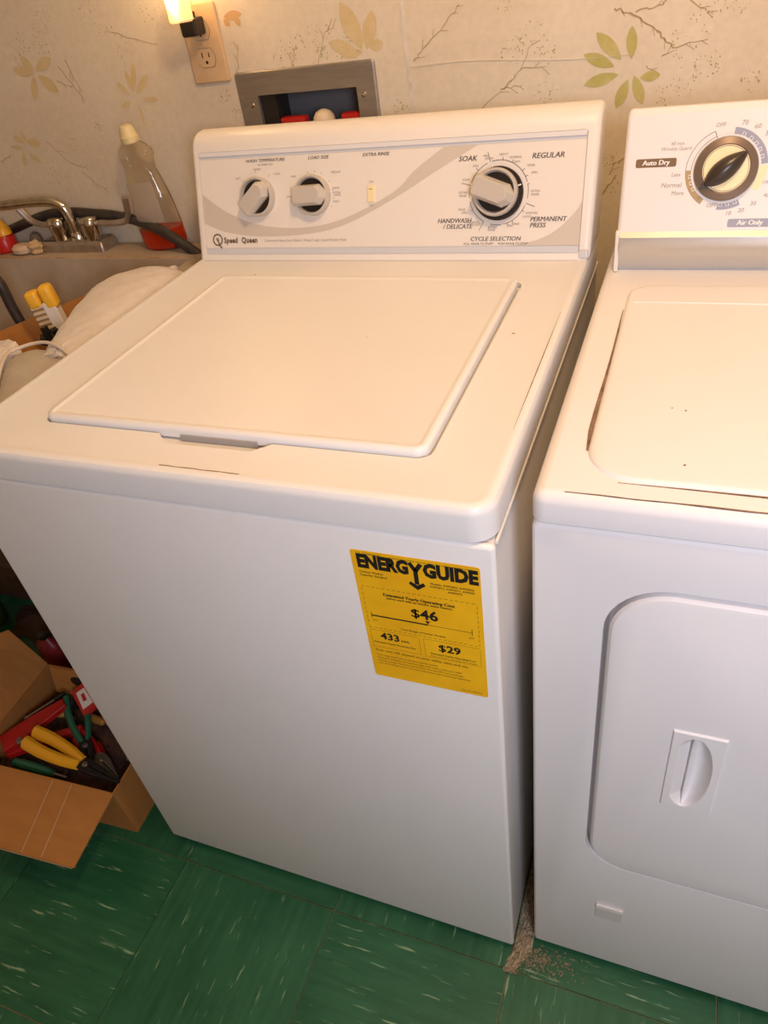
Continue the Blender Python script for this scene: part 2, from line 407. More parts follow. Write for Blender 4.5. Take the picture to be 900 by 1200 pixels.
leaves('leaf_print', M_leafp, [(-0.4957, 1.0407, -0.5204, 1.0531, 9), (-0.4917, 1.0437, -0.4944, 1.0626, 7), (-0.4904, 1.042, -0.455, 1.037, 12), (-0.5054, 1.0317, -0.5357, 1.0348, 6), (-0.5076, 1.0238, -0.5194, 0.995, 8), (-0.496, 1.02, -0.4723, 1.0012, 8)])
leaves('leaf_print', M_leafp, [(0.2607, 1.1359, 0.2327, 1.2011, 20), (0.2679, 1.1353, 0.2841, 1.1851, 17), (0.2527, 1.132, 0.2039, 1.1501, 15), (0.274, 1.137, 0.2965, 1.1422, 12), (0.2603, 1.1336, 0.2228, 1.131, 10)])
leaves('leaf_print', mat('leaf_print_tan', (0.60, 0.37, 0.17), .85), [(0.0241, 1.2017, 0.0585, 1.203, 10), (0.0234, 1.1985, 0.0333, 1.1891, 8), (.045, 1.202, .052, 1.186, 7)])
TW = [(0.6417, 1.1514, 0.6625, 1.1444, 2), (0.6625, 1.1444, 0.7003, 1.1201, 2), (0.7003, 1.1201, 0.7226, 1.098, 2), (0.6703, 1.1446, 0.7062, 1.1498, 1.4), (0.7062, 1.1498, 0.7096, 1.1589, 1.2), (0.7226, 1.098, 0.7677, 1.104, 1), (0.709, 1.0889, 0.7251, 1.0957, 1), (0.3437, 1.1128, 0.3621, 1.1294, 1.4), (0.3621, 1.1294, 0.3957, 1.1548, 1.2), (0.3957, 1.1548, 0.4211, 1.1787, 1), (0.4837, 1.064, 0.5129, 1.09, 1), (0.5129, 1.09, 0.5484, 1.0894, 1), (0.4797, 1.0654, 0.5126, 1.0676, 1), (0.4491, 1.0405, 0.4811, 1.0653, 1), (-0.346, 1.1615, -0.31, 1.103, 1), (-0.3251, 1.1706, -0.3115, 1.1173, 1), (-0.36, 1.140, -0.33, 1.125, 1), (-0.2059, 1.2018, -0.1164, 1.1761, 1), (0.7345, 1.1563, 0.7697, 1.1291, 1), (0.635, 0.903, 0.6579, 0.9341, 2), (0.6476, 0.9345, 0.6567, 0.9528, 1.2), (0.0259, 1.1152, 0.0385, 1.1624, .9), (.69, 1.079, .709, 1.067, .8),
      (.13, 1.11, .14, 1.15, .7), (.18, 1.12, .20, 1.165, .7), (.20, 1.165, .215, 1.17, .7), (.51, 1.088, .53, 1.125, .7), (-.38, .98, -.33, .94, .8), (-.44, 1.04, -.40, 1.00, .8), (-.40, 1.0, -.36, .985, .8), (.66, .95, .69, .985, 1), (-.545, 1.02, -.60, 1.0, .9)]
bm = NB()
for x0, z0, x1, z1, w_ in TW:
    P_ = [(x0+(x1-x0)*t/6+(rnd.uniform(-.0022, .0022) if 0 < t < 6 else 0), z0+(z1-z0)*t/6+(rnd.uniform(-.0018, .0018) if 0 < t < 6 else 0)) for t in range(7)]
    ribbon(bm, P_, lambda t: w_*.0014*(1-.5*t), MW, 0, .0004)
    for t in (2, 3, 5):
        if rnd.random() < .6:
            a = math.atan2(z1-z0, x1-x0)+rnd.choice((-.7, .7)); q = rnd.uniform(.006, .016)
            ribbon(bm, [P_[t], (P_[t][0]+q*math.cos(a), P_[t][1]+q*math.sin(a))], .0007, MW, 0, .0004)
tag(obj('twig_print', bm, M_twig, wall), kind='stuff')
SP = [(-0.3416, 1.2374, .02), (-0.4104, 1.2047, .02), (-.43, 1.19, .02), (-0.375, 1.185, .022), (-.36, 1.21, .02), (-0.24, 1.2352, .02), (-.215, 1.205, .015), (-.19, 1.18, .02), (-0.1139, 1.2272, .025), (0.12, 1.140, .02), (.145, 1.15, .018), (0.1914, 1.1628, .022), (.185, 1.13, .016), (0.2322, 1.1418, .025), (0.5296, 1.1212, .028), (.50, 1.115, .02), (.55, 1.105, .015), (0.5487, 1.0536, .018), (0.7353, 1.1029, .02), (0.7463, 1.0556, .02), (0.7717, 1.0745, .018), (0.7643, 1.1296, .022), (.72, 1.04, .015), (.80, 1.15, .02), (0.4866, 1.177, .014), (-0.46, 0.9777, .025), (-.43, .965, .02), (-0.5555, 0.973, .02), (-0.3778, 1.0299, .014), (-0.0045, 1.0928, .012), (.01, 1.06, .012), (0.315, 1.0518, .014), (0.8293, 1.0494, .014), (0.1307, 1.1128, .014), (.645, .96, .014), (.65, .92, .014), (-.30, 1.06, .01)]
bm = NB()
for sx_, sz_, sr in SP:
    for k in range(26):
        a = rnd.uniform(0, 2*PI); q = sr*math.sqrt(rnd.random()); s = rnd.uniform(.0004, .0013)
        cx, cz = sx_+q*math.cos(a), sz_+q*math.sin(a)
        if .055-.002 < cx < .25 and cz < 1.092: continue
        bm.faces.new([bm.verts.new(MW @ Vector((cx+s*math.cos(b)*rnd.uniform(.6, 1.2), cz+s*math.sin(b), .0006))) for b in (0, 1.2, 2.5, 3.7, 5)])
tag(obj('sprig_print', bm, M_dot, wall), kind='stuff')

# ------------------------------------------------------------ washing machine
T = thing('washing_machine', 'white top-loading washing machine with yellow energy label on its front', 'washing machine', (0.325, 0.34, FZ))
WX = 0.65
bm = NB(); box(bm, (0.010, 0.012, FZ), (0.640, 0.655, 0.02)); obj('base_frame', bm, M_seam, T)
bm = NB(); box(bm, (0.0015, 0.006, 0.0), (0.6485, 0.675, 0.842), bev=.003); obj('side_panel', bm, M_side, T, True)
bm = NB(); box(bm, (0, 0, 0), (WX, 0.010, 0.8425), bev=.0045, seg=3); obj('front_panel', bm, M_enamel, T, True)
bm = NB(); box(bm, (0.6485, .010, .8395), (.6512, .672, .8425)); obj('edge_trim', bm, M_console, T)
bm = NB(); box(bm, (-.0012, .010, .8395), (.0015, .672, .8425)); obj('edge_trim', bm, M_console, T)
# worktop, with the pocket the lid sits in and the finger scoop in front of it
bm = NB(); rings_prism(bm, rrect(0, 0, WX, .680, .026, 8), [(0, .8455), (0, .8735), (.0008, .8775), (.0032, .8808), (.0065, .8822), (.0100, .8824), (.0135, .8818), (.0180, .8810)])
top = obj('worktop', bm, M_enamel, T)
lidpts = rrect(.0985, .0715, .5685, .4935, [.014, .014, .014, .014], 6)
def shifted(o, parent):  # cutter verts in world -> the worktop stores its verts relative to the thing
    o.location = -Vector(parent.location)+Vector(parent.location); return o
cb = NB(); prism(cb, rrect(.0968, .0685, .5738, .4958, .016, 6), .8735, .90)
cs = NB(); prism(cs, [(.262, .0700), (.283, .052), (.387, .052), (.406, .0700), (.406, .080), (.262, .080)], .8725, .90)
bpy.context.view_layer.update()
cut(top, [cutter(cb), cutter(cs)])
top.data.polygons.foreach_set('use_smooth', [True]*len(top.data.polygons)); top.data.set_sharp_from_angle(angle=.5)
bm = NB(); rings_prism(bm, lidpts, [(0, .8755), (0, .8845), (.0010, .8868), (.0030, .8882), (.0052, .8886), (.0072, .8882), (.0095, .8872), (.0120, .8868)]); lid = obj('lid', bm, M_enamel, T, True, angle=.9)
bm = NB(); box(bm, (.290, .0690, .8728), (.385, .0712, .8800)); obj('lid_gap_shade', bm, mat('gap_shade_grey', (.36, .33, .31), .7), T)  # grey strip stands in for the shade in the gap under the lid
# rust hairlines
MT = frame((0, 0, .881), (1, 0, 0), (0, 1, 0)); MF = frame((0, 0, 0), (1, 0, 0), (0, 0, 1), (0, -1, 0))
bm = NB()
P_ = [(.302+.0105*k, .0125+.0004*math.sin(k*2.1)) for k in range(10)]
ribbon(bm, P_, lambda t: .0011*(.3+.7*abs(math.sin(t*11+1))), frame((0, 0, .8822), (1, 0, 0), (0, 1, 0)), -.0004, .0006)
P_ = [(.6395, .13+.030*k) for k in range(10)]
ribbon(bm, P_, lambda t: .0010*math.sin(PI*min(max(t, .05), .95)), frame((0, 0, .8822), (1, 0, 0), (0, 1, 0)), -.0004, .0008)
tag(obj('rust_hairline', bm, M_rust, T), kind='stuff')
bm = NB()
for x, y, s in ((.594, .338, .0022), (.145, .513, .0014), (.42, .30, .0007)): prism(bm, circ(x, y, s, 7, ry=s*.45), .0001, .0004, MT if x != .42 else frame((0, 0, .8875), (1, 0, 0), (0, 1, 0)))
tag(obj('paint_chip', bm, M_rust, T), kind='stuff')

# console housing: side profile swept across, ends rounded over
ux = Vector((1, 0, 0)); us = Vector((0, .3304, .9438)).normalized(); un_ = Vector((0, -us.z, us.y))
MC = frame((0, .574, .881), ux, us, un_)      # local x across, y up the face, z out of the face
def housing(bm, prof, x0, x1, r, steps=5):
    secs = []
    for k in range(steps+1):
        a = k/steps*PI/2; secs.append((x0+r*(1-math.sin(a)), r*(1-math.cos(a))))
    secs = [(x0+r*(1-math.cos(k/steps*PI/2)), r*(1-math.sin(k/steps*PI/2))) for k in range(steps+1)]
    allsec = secs+[(x1-(x-x0), d) for x, d in secs[::-1]]
    rings = []
    for x, d in allsec:
        rings.append([bm.verts.new((x, p[0], p[1])) for p in inset(prof, d)])
    n = len(prof)
    for a, b in zip(rings, rings[1:]):
        for i in range(n): bm.faces.new((a[i], a[(i+1) % n], b[(i+1) % n], b[i]))
    bm.faces.new(rings[0][::-1]); bm.faces.new(rings[-1])
prof = [(.573, .8815), (.574+.056, .881+.160)]
prof += [(.6345, 1.0500), (.643, 1.0575), (.655, 1.0615), (.670, 1.0625), (.682, 1.0595), (.688, 1.052), (.689, 1.04), (.689, .93), (.678, .905), (.672, .8815)]
bm = NB(); housing(bm, prof, .0045, .6505, .009)
con = obj('console_housing', bm, M_console, T)
cb = NB(); prism(cb, rrect(.0185, .0095, .6345, .1645, .003, 2), -.0035, .02, MC); cut(con, [cutter(cb)])
con.data.polygons.foreach_set('use_smooth', [True]*len(con.data.polygons)); con.data.set_sharp_from_angle(angle=.5)
bm = NB(); prism(bm, rrect(.0195, .0195, .6335, .1535, .003, 3), -.0034, -.0010, MC); obj('control_panel', bm, M_panel, T)
bm = NB(); prism(bm, rrect(.0195, .1538, .6335, .1642, .001, 1), -.0034, -.0022, MC)
obj('trim_strip', bm, M_trim, T)
bm = NB(); prism(bm, rrect(.0195, .1580, .6335, .1642, .001, 1), -.0022, -.0002, MC); obj('trim_strip', bm, mat('trim_strip_light', (.74, .74, .76), .3), T)
bm = NB(); prism(bm, rrect(.0195, .0098, .6335, .0192, .001, 1), -.0034, -.0004, MC); obj('trim_strip', bm, M_trim, T)
bm = NB(); prism(bm, rrect(.02, .002, .633, .0085, .001, 1), 0, .0008, MC); obj('trim_strip', bm, M_trim, T)
bm = NB(); prism(bm, rrect(.634, .002, .647, .0145, .003, 3), -.001, .003, MC, inset_top=.002); obj('end_cap', bm, M_trim, T)
# swooshes printed on the panel
def band(bm, up, dn, z):
    n = 28
    def samp(P_, t):
        k = min(int(t*(len(P_)-1)), len(P_)-2)
        p0 = P_[max(k-1, 0)]; p1 = P_[k]; p2 = P_[k+1]; p3 = P_[min(k+2, len(P_)-1)]; u = t*(len(P_)-1)-k
        f = lambda i: .5*(2*p1[i]+(p2[i]-p0[i])*u+(2*p0[i]-5*p1[i]+4*p2[i]-p3[i])*u*u+(3*p1[i]-p0[i]-3*p2[i]+p3[i])*u**3)
        return Vector((min(max(f(0), .0197), .6333), min(max(f(1), .0197), .1533), z))
    a = [bm.verts.new(MC @ samp(up, i/n)) for i in range(n+1)]; b = [bm.verts.new(MC @ samp(dn, i/n)) for i in range(n+1)]
    for i in range(n): bm.faces.new((a[i], a[i+1], b[i+1], b[i]))
ZP = -.0008
bm = NB()
band(bm, [(.0197, .103), (.06, .077), (.1178, .0555), (.1956, .0490), (.2705, .0600), (.3556, .0955), (.3885, .1232), (.434, .1533)],
         [(.0197, .058), (.06, .0445), (.1165, .0375), (.195, .0385), (.2705, .0505), (.3556, .0865), (.425, .1232), (.484, .1533)], ZP)
obj('swoosh_print', bm, M_swoosh, T); bm = NB()
band(bm, [(.535, .0197), (.570, .026), (.60, .0395), (.625, .063), (.6333, .0775)], [(.54, .0197), (.57, .0197), (.60, .0197), (.62, .0197), (.6333, .0197)], ZP)
obj('swoosh_print', bm, M_swoosh, T)
# lettering
Z1 = -.0005
def T_(bm, s, x, y, size, **k): text(bm, s, x, y, size, MC, z=Z1, **k)
bm = NB()
for s, x, y in (('WASH TEMPERATURE', .141, .1485), ('LOAD SIZE', .234, .1485), ('EXTRA RINSE', .329, .1485)): T_(bm, s, x, y, .0064, bold=.0001, shear=.2, sx=1.12)
T_(bm, 'ALL RINSES COLD', .141, .1425, .0034, shear=.2)
for s, x, y in (('SOAK', .4698, .1362), ('REGULAR', .583, .1355)): T_(bm, s, x, y, .0098, bold=.00014, shear=.2, sx=1.05)
T_(bm, 'HANDWASH', .452, .0545, .0088, bold=.00012, shear=.2); T_(bm, '/ DELICATE', .457, .0465, .0088, bold=.00012, shear=.2)
T_(bm, 'PERMANENT', .563, .0545, .0088, bold=.00012, shear=.2, align='LEFT'); T_(bm, 'PRESS', .563, .0465, .0088, bold=.00012, shear=.2, align='LEFT')
T_(bm, 'CYCLE SELECTION', .514, .0292, .0082, bold=.0001, shear=.2, sx=1.08)
T_(bm, 'PULL KNOB TO START  -  PUSH KNOB TO STOP', .5145, .0225, .0046, sx=.95)
tag(obj('panel_lettering', bm, M_ink, T), kind='stuff')
bm = NB()
for s, x, y in (('WARM', .1260, .1362), ('HOT', .0900, .124), ('COLD', .1610, .1285), ('SMALL', .1830, .095), ('MINI', .190, .1235), ('MEDIUM', .263, .127), ('LARGE', .262, .105), ('EXTRA', .263, .0985), ('LARGE', .264, .095), ('RESET', .262, .086), ('ON', .3215, .1115), ('OFF', .3205, .079)): T_(bm, s, x, y, .0043, bold=.00003)
for a, r in ((95, .0345), (55, .034), (140, .034)): ribbon(bm, [(.126+r*math.cos(R(a)), .097+r*math.sin(R(a))), (.126+(r+.004)*math.cos(R(a)), .097+(r+.004)*math.sin(R(a)))], .0006, MC, Z1, .0001)
for a in (178, 105, 85, 65, 35, 12, -8, -28): prism(bm, circ(.2240+.0340*math.cos(R(a)), .0955+.0340*math.sin(R(a)), .0008, 8), Z1-.0001, Z1+.0001, MC)
KX, KY = .5161, .0904
for s, a, r in (('PRE', 112, .050), ('WASH', 108, .045), ('HEAVY', 84, .0475), ('NORMAL', 64, .0480), ('LIGHT', 60, .043), ('RINSE', 38, .053), ('SPIN', 27, .052), ('EXTRA', 1, .049), ('RINSE', -4, .049), ('NORMAL', -30, .053), ('LIGHT', -38, .050), ('RINSE', -58, .047), ('SPIN', -68, .0455), ('EXTRA', -98, .044), ('RINSE', -99, .0475), ('LIGHT', -125, .049), ('NORMAL', -131, .049), ('SPIN', -152, .052), ('RINSE', -158, .0535), ('EXTRA', 178, .0485), ('RINSE', 183, .0485), ('SOAK', 158, .048), ('SPIN', 133, .047)):
    T_(bm, s, KX+(r+.0035)*math.cos(R(a)), KY+(r+.002)*math.sin(R(a)), .0042, bold=.00004)
tag(obj('fine_lettering', bm, M_inkl, T), kind='stuff')
bm = NB()
for a0, a1 in ((18, 105), (-12, 14), (-78, -24), (-104, -82), (-166, -118), (168, 188), (114, 160)):
    ribbon(bm, [(KX+.0425*math.cos(R(a0+(a1-a0)*k/12)), KY+.0425*math.sin(R(a0+(a1-a0)*k/12))) for k in range(13)], .00065, MC, Z1, .0002)
for a, r0, r1 in ((108, .0425, .056), (165, .0425, .056), (-20, .0425, .056), (-118, .0425, .056), (84, .0425, .046), (66, .0425, .046), (40, .0425, .047), (28, .0425, .046), (-34, .0425, .046), (-60, .0425, .046), (-70, .0425, .046), (135, .0425, .047), (14, .0425, .045), (-150, .0425, .045)):
    ribbon(bm, [(KX+r0*math.cos(R(a)), KY+r0*math.sin(R(a))), (KX+r1*math.cos(R(a)), KY+r1*math.sin(R(a)))], .0006, MC, Z1, .0002)
tag(obj('dial_markings', bm, M_ink, T), kind='stuff')
bm = NB()
ribbon(bm, [(.0425+.0085*math.cos(R(a)), .0325+.0085*math.sin(R(a))) for a in range(-60, 271, 15)], .0022, MC, Z1, .0002)
ribbon(bm, [(.0425+.0085*math.cos(R(a)), .0325+.0085*math.sin(R(a))) for a in range(270, 301, 10)], .0022, MC, Z1, .0002)
ribbon(bm, [(.0405, .0335), (.0435, .0300), (.0465, .0225), (.0500, .0195)], .0022, MC, Z1, .0002)
ribbon(bm, [(.0395, .0350), (.0430, .0345), (.0450, .0320)], .0012, MC, Z1, .0002)
T_(bm, 'Speed', .0545, .0312, .0118, align='LEFT', bold=.00045, sx=.90, space=1.04); T_(bm, 'Queen', .0882, .0312, .0118, align='LEFT', bold=.00045, sx=.90, space=1.04)
tag(obj('brand_mark', bm, M_logo, T), kind='stuff')
bm = NB(); T_(bm, 'Commercial Heavy Duty Washer / Always Tough / Speed Machine Wash', .1321, .0305, .0060, align='LEFT', sx=.82); tag(obj('tagline_lettering', bm, M_inkl, T), kind='stuff')
# rocker switch
bm = NB(); prism(bm, rrect(.3145, .0835, .3265, .1070, .001, 2), -.001, .0012, MC, inset_top=.001); sw = obj('rocker_switch', bm, M_ivory, T)
bm = NB(); ribbon(bm, [(.3175, .1015), (.3235, .1015)], .0007, MC, .0012, .0002); obj('switch_mark', bm, M_ink, sw)
# knobs with a raised grip bar and dark hollows either side of it
def knob(cx, cy, r, ang, h=.013, gh=.011, ring=False, base=0.0):
    K = MC @ Matrix.Translation((cx, cy, -.001+base)) @ Matrix.Rotation(R(ang), 4, 'Z')
    bm = NB(); lathe(bm, [(r, 0), (r, h*.5), (r*.985, h*.85), (r*.94, h), (r*.88, h), (r*.85, h*.75), (r*.82, h*.55), (.0005, h*.55)], K, 40)
    k = obj('knob', bm, M_knob, T, True)
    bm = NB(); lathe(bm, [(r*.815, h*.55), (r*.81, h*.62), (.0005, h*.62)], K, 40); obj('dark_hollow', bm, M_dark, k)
    bm = NB(); n = 9; w0 = r*.50; w1 = r*.42; L = r*.985
    # grip: bar with tapering sides, one end pointed
    base = [(-L, -w0*.9), (-L*.9, -w0), (L*.55, -w0), (L*.93, -w0*.35), (L*.93, w0*.35), (L*.55, w0), (-L*.9, w0), (-L, w0*.9)]
    topp = [(-L*.95, -w1*.8), (-L*.85, -w1*.9), (L*.38, -w1*.9), (L*.62, -w1*.3), (L*.62, w1*.3), (L*.38, w1*.9), (-L*.85, w1*.9), (-L*.95, w1*.8)]
    a = [bm.verts.new(K @ Vector((p[0], p[1], h*.5))) for p in base]; a2 = [bm.verts.new(K @ Vector((p[0], p[1], h))) for p in base]; b = [bm.verts.new(K @ Vector((p[0], p[1], h+gh))) for p in topp]
    m_ = len(base)
    for i in range(m_):
        bm.faces.new((a[i], a[(i+1) % m_], a2[(i+1) % m_], a2[i])); bm.faces.new((a2[i], a2[(i+1) % m_], b[(i+1) % m_], b[i]))
    bm.faces.new(b); bm.faces.new(a[::-1])
    es = [e for e in bm.edges if all(v in b for v in e.verts)]
    bmesh.ops.bevel(bm, geom=es, offset=.0008, segments=2, profile=.5, affect='EDGES')
    obj('grip_bar', bm, M_knob, k)
    return k
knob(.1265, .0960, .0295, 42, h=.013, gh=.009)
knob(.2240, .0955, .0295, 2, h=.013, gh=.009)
bm = NB(); K = MC @ Matrix.Translation((KX+.0005, KY-.001, 0)); lathe(bm, [(.0355, -.001), (.0355, .0045), (.0340, .006), (.0005, .006)], K, 48); ring = obj('dial_ring', bm, M_dark, T, True)
bm = NB(); ribbon(bm, [(KX+.0005+.030*math.cos(R(18)), KY-.001+.030*math.sin(R(18))), (KX+.0005+.0345*math.cos(R(18)), KY-.001+.0345*math.sin(R(18)))], .0018, MC, .006, .0004); obj('index_mark', bm, M_console, ring)
knob(KX-.0020, KY+.0005, .0318, -20, h=.012, gh=.012, base=.006)
# energy label: flat paper with its print
ML = frame((.5075, -.0001, .6290), (1, 0, 0), (0, 0, 1), (0, -1, 0))
LW, LH = .1285, .1880
bm = NB(); prism(bm, rrect(0, 0, LW, LH, .003, 3), 0, .0004, ML); lab = obj('energy_label', bm, M_label, T); lab['label'] = 'yellow paper energy label with black print'
bm = NB()
def TL(s, x, y, size, **k): text(bm, s, x, y, size, ML, z=.0006, **k)
TL('U.S. Government', .006, .1845, .0036, align='LEFT', bold=.00003); TL('Federal law prohibits removal of this label before consumer purchase', .125, .1838, .0030, align='RIGHT')
TL('ENERG', .0055, .1735, .0230, align='LEFT', bold=.0014, sx=.73, space=1.02)
TL('GUIDE', .1262, .1735, .0230, align='RIGHT', bold=.0014, sx=.77, space=1.02)
# the long-tailed Y whose stem ends in an arrow
ribbon(bm, [(.0600, .1815), (.0655, .1715), (.0655, .1540)], .0046, ML, .0004, .0002); ribbon(bm, [(.0715, .1815), (.0655, .1715)], .0046, ML, .0004, .0002)
prism(bm, [(.0655, .1465), (.0570, .1535), (.0590, .1570), (.0655, .1525), (.0720, .1570), (.0740, .1535)], .0004, .0006, ML)
TL('Clothes Washer', .006, .1600, .0038, align='LEFT', bold=.00006); TL('Capacity: Standard', .006, .1558, .0038, align='LEFT', bold=.00006)
TL('Models: AWN432, AWN542', .122, .1580, .0036, align='RIGHT', bold=.00006); TL('AWN412, AWN311, AWS43', .122, .1540, .0036, align='RIGHT', bold=.00006); TL('AWM472', .110, .1500, .0036, align='RIGHT', bold=.00006)
TL('Estimated Yearly Operating Cost', LW/2, .1320, .0058, bold=.00018, sx=.95); TL('(when used with an electric water heater)', LW/2, .1275, .0040, bold=.0001)
TL('$', .0588, .1120, .0170, bold=.0001, sx=1.1); TL('$', .0591, .1120, .0170, bold=.0002, sx=1.1); TL('46', .0735, .1120, .0185, bold=.0006, sx=1.0)
ribbon(bm, [(.010, .0985), (.071, .0985)], .0018, ML, .0004, .0002); ribbon(bm, [(.071, .0985), (.1165, .0985)], .0004, ML, .0004, .0002)
ribbon(bm, [(.010, .1035), (.010, .0945)], .0006, ML, .0004, .0002); ribbon(bm, [(.1165, .1035), (.1165, .0945)], .0006, ML, .0004, .0002)
prism(bm, [(.071, .0995), (.0685, .1040), (.0735, .1040)], .0004, .0006, ML)
TL('$10', .013, .0915, .0032); TL('$70', .1155, .0905, .0032)
TL('Cost Range of Similar Models', LW/2, .0848, .0040, bold=.00003)
TL('433', .0265, .0680, .0140, bold=.00045, sx=1.02); TL('kWh', .0430, .0655, .0045, bold=.0001)
TL('$', .0830, .0660, .0145, bold=.0001, sx=1.1); TL('$', .0832, .0660, .0145, bold=.0002, sx=1.1); TL('29', .0955, .0660, .0145, bold=.00045, sx=1.05)
TL('Estimated Yearly Electricity Use', .0300, .0575, .0036, bold=.00007); TL('Estimated Yearly Operating Cost', .0940, .0555, .0036, bold=.00007); TL('(when used with a natural gas water heater)', .0940, .0515, .0028)
TL('Your cost will depend on your utility rates and use.', .006, .0445, .0050, align='LEFT', bold=.00003)
for k, s in enumerate(('Cost range based only on standard capacity models.', 'Estimated operating cost based on eight wash loads a week and a 2007', 'national average electricity cost of 10.65 cents per kWh and natural gas', 'cost of $1.218 per therm. For more information, visit www.ftc.gov/appliances.')):
    TL(s, .007, .0365-.0045*k, .0033, align='LEFT')
TL('(Part No. 802752)', .122, .0050, .0030, align='RIGHT')
def dash(x0, y0, x1, y1, n):
    for k in range(n):
        a, b = k/n, (k+.62)/n
        ribbon(bm, [(x0+(x1-x0)*a, y0+(y1-y0)*a), (x0+(x1-x0)*b, y0+(y1-y0)*b)], .0003, ML, .0004, .0002)
for r_ in ((.005, .0800, .1235, .1400), (.005, .0500, .0590, .0765), (.0640, .0490, .1235, .0765)):
    dash(r_[0], r_[1], r_[2], r_[1], 22); dash(r_[0], r_[3], r_[2], r_[3], 22); dash(r_[0], r_[1], r_[0], r_[3], 9); dash(r_[2], r_[1], r_[2], r_[3], 9)
tag(obj('label_print', bm, M_black, lab), kind='stuff')

# ------------------------------------------------------------ clothes dryer
D = thing('clothes_dryer', 'white front-loading clothes dryer with recessed door handle, right of the washer', 'clothes dryer', (1.018, 0.36, FZ))
DX0, DX1, DY = .678, 1.358, .0205
bm = NB(); box(bm, (DX0+.01, DY+.012, FZ), (DX1-.01, .68, .02)); obj('base_frame', bm, M_seam, D)
bm = NB(); box(bm, (DX0, DY, 0.0), (DX1, .70, .8595), bev=.006, seg=3)
cab = obj('cabinet', bm, M_dryer, D)
MD = frame((0, DY, 0), (1, 0, 0), (0, 0, 1), (0, -1, 0))
doorp = rrect(.7490, .3020, 1.2870, .7975, [.055, .055, .050, .050], 10)
cb = NB(); prism(cb, inset(doorp, -.0045), -.0155, .02, MD); cut(cab, [cutter(cb)])
cab.data.polygons.foreach_set('use_smooth', [True]*len(cab.data.polygons)); cab.data.set_sharp_from_angle(angle=.5)
bm = NB(); prism(bm, doorp, -.0160, .0035, MD, inset_top=.0075, top_h=.0075); door = obj('door', bm, M_dryer, D)
cb2 = NB(); prism(cb2, rrect(.8200, .4810, .8705, .6185, .004, 3), -.0112, .02, MD); cut(door, [cutter(cb2)])
door.data.polygons.foreach_set('use_smooth', [True]*len(door.data.polygons)); door.data.set_sharp_from_angle(angle=.5)
# handle plate with finger hollow
def hz(x, y):
    z = .0056; cy = .5490; v_ = (y-cy)/.0610
    if abs(v_) < 1:
        k = math.sqrt(1-v_*v_); xr = .8430+.0200*k          # right bowl
        if x >= .8405 and x < xr:
            t = (x-.8405)/(xr-.8405); z = .0056-.0160*k**.7*math.sin(PI*(.10+.90*t))**.9
        xl = .8405-.0130*min(1, k*1.5)
        if x < .8405 and x > xl:
            t = (x-xl)/(.8405-xl+1e-6); z = .0056-.0110*t*min(1, k*1.5)
    return z
bm = NB(); nx, ny = 56, 96; g = []
for a_ in range(nx+1):
    row = []
    for b_ in range(ny+1):
        x = .8190+.0525*a_/nx; y = .4800+.1395*b_/ny; e_ = min(x-.8190, .8715-x, y-.4800, .6195-y)
        row.append(bm.verts.new(MD @ Vector((x, y, hz(x, y)-(.0050 if e_ < 1e-6 else .0012 if e_ < .0018 else 0)))))
    g.append(row)
for a_ in range(nx):
    for b_ in range(ny): bm.faces.new((g[a_][b_], g[a_+1][b_], g[a_+1][b_+1], g[a_][b_+1]))
hp = obj('handle_plate', bm, M_dryer, door, True, angle=.33)
bm = NB(); prism(bm, rrect(.7655, .1475, .8010, .1865, .001, 2), 0, .0012, MD); pl = obj('latch_plate', bm, mat('grey_plate', (.62, .60, .57), .5), D)
bm = NB(); prism(bm, rrect(.7655, .1780, .8010, .1865, .001, 2), .0012, .0030, MD); obj('plate_lip', bm, M_console, pl)
# worktop with a raised centre panel
bm = NB(); prism(bm, rrect(DX0, DY-.002, DX1, .70, .012, 5), .8640, .8930, inset_top=.010); dt = obj('worktop', bm, M_dryer, D, True)
MT2 = frame((0, 0, .893), (1, 0, 0), (0, 1, 0))
bm = NB(); prism(bm, rrect(.7150, .0470, 1.3200, .4550, [.03, .03, .045, .045], 8), -.0005, .0032, MT2, inset_top=.0060, top_h=.0037); rp = obj('raised_panel', bm, M_dryer, D, True, angle=1.2)
bm = NB(); prism(bm, rrect(.7220, .3990, 1.3130, .4040, .002, 2), .0030, .0042, MT2, inset_top=.0012); obj('pressed_ridge', bm, M_dryer, D, True)
bm = NB()
P_ = [(.7145-.0006*math.sin(k*.9), .088+.0330*k) for k in range(10)]
ribbon(bm, P_, lambda t: .0062*(1-t)**.8*min(1, t*8+.25)+.0005, MT2, -.0002, .0007)
P_ = [(.745+.055*k, .0455+.0003*math.sin(k*1.7)) for k in range(11)]
ribbon(bm, P_, lambda t: .0020*min(1, t*6), MT2, -.0002, .0007)
P_ = [(.705+.028*k, .0262+.0004*math.sin(k*2.3)) for k in range(23)]
ribbon(bm, P_, lambda t: .0018*(.65+.35*math.sin(t*40))*min(1, t*6+.2), MT2, -.0004, .0007)
tag(obj('rust_hairline', bm, M_rust, D), kind='stuff')
bm = NB()
for x, y, s in ((.792, .162, .0011), (.780, .165, .0008), (.795, .075, .0012)): prism(bm, circ(x, y, s, 7), .0032, .0034, MT2)
tag(obj('paint_chip', bm, M_rust, D), kind='stuff')
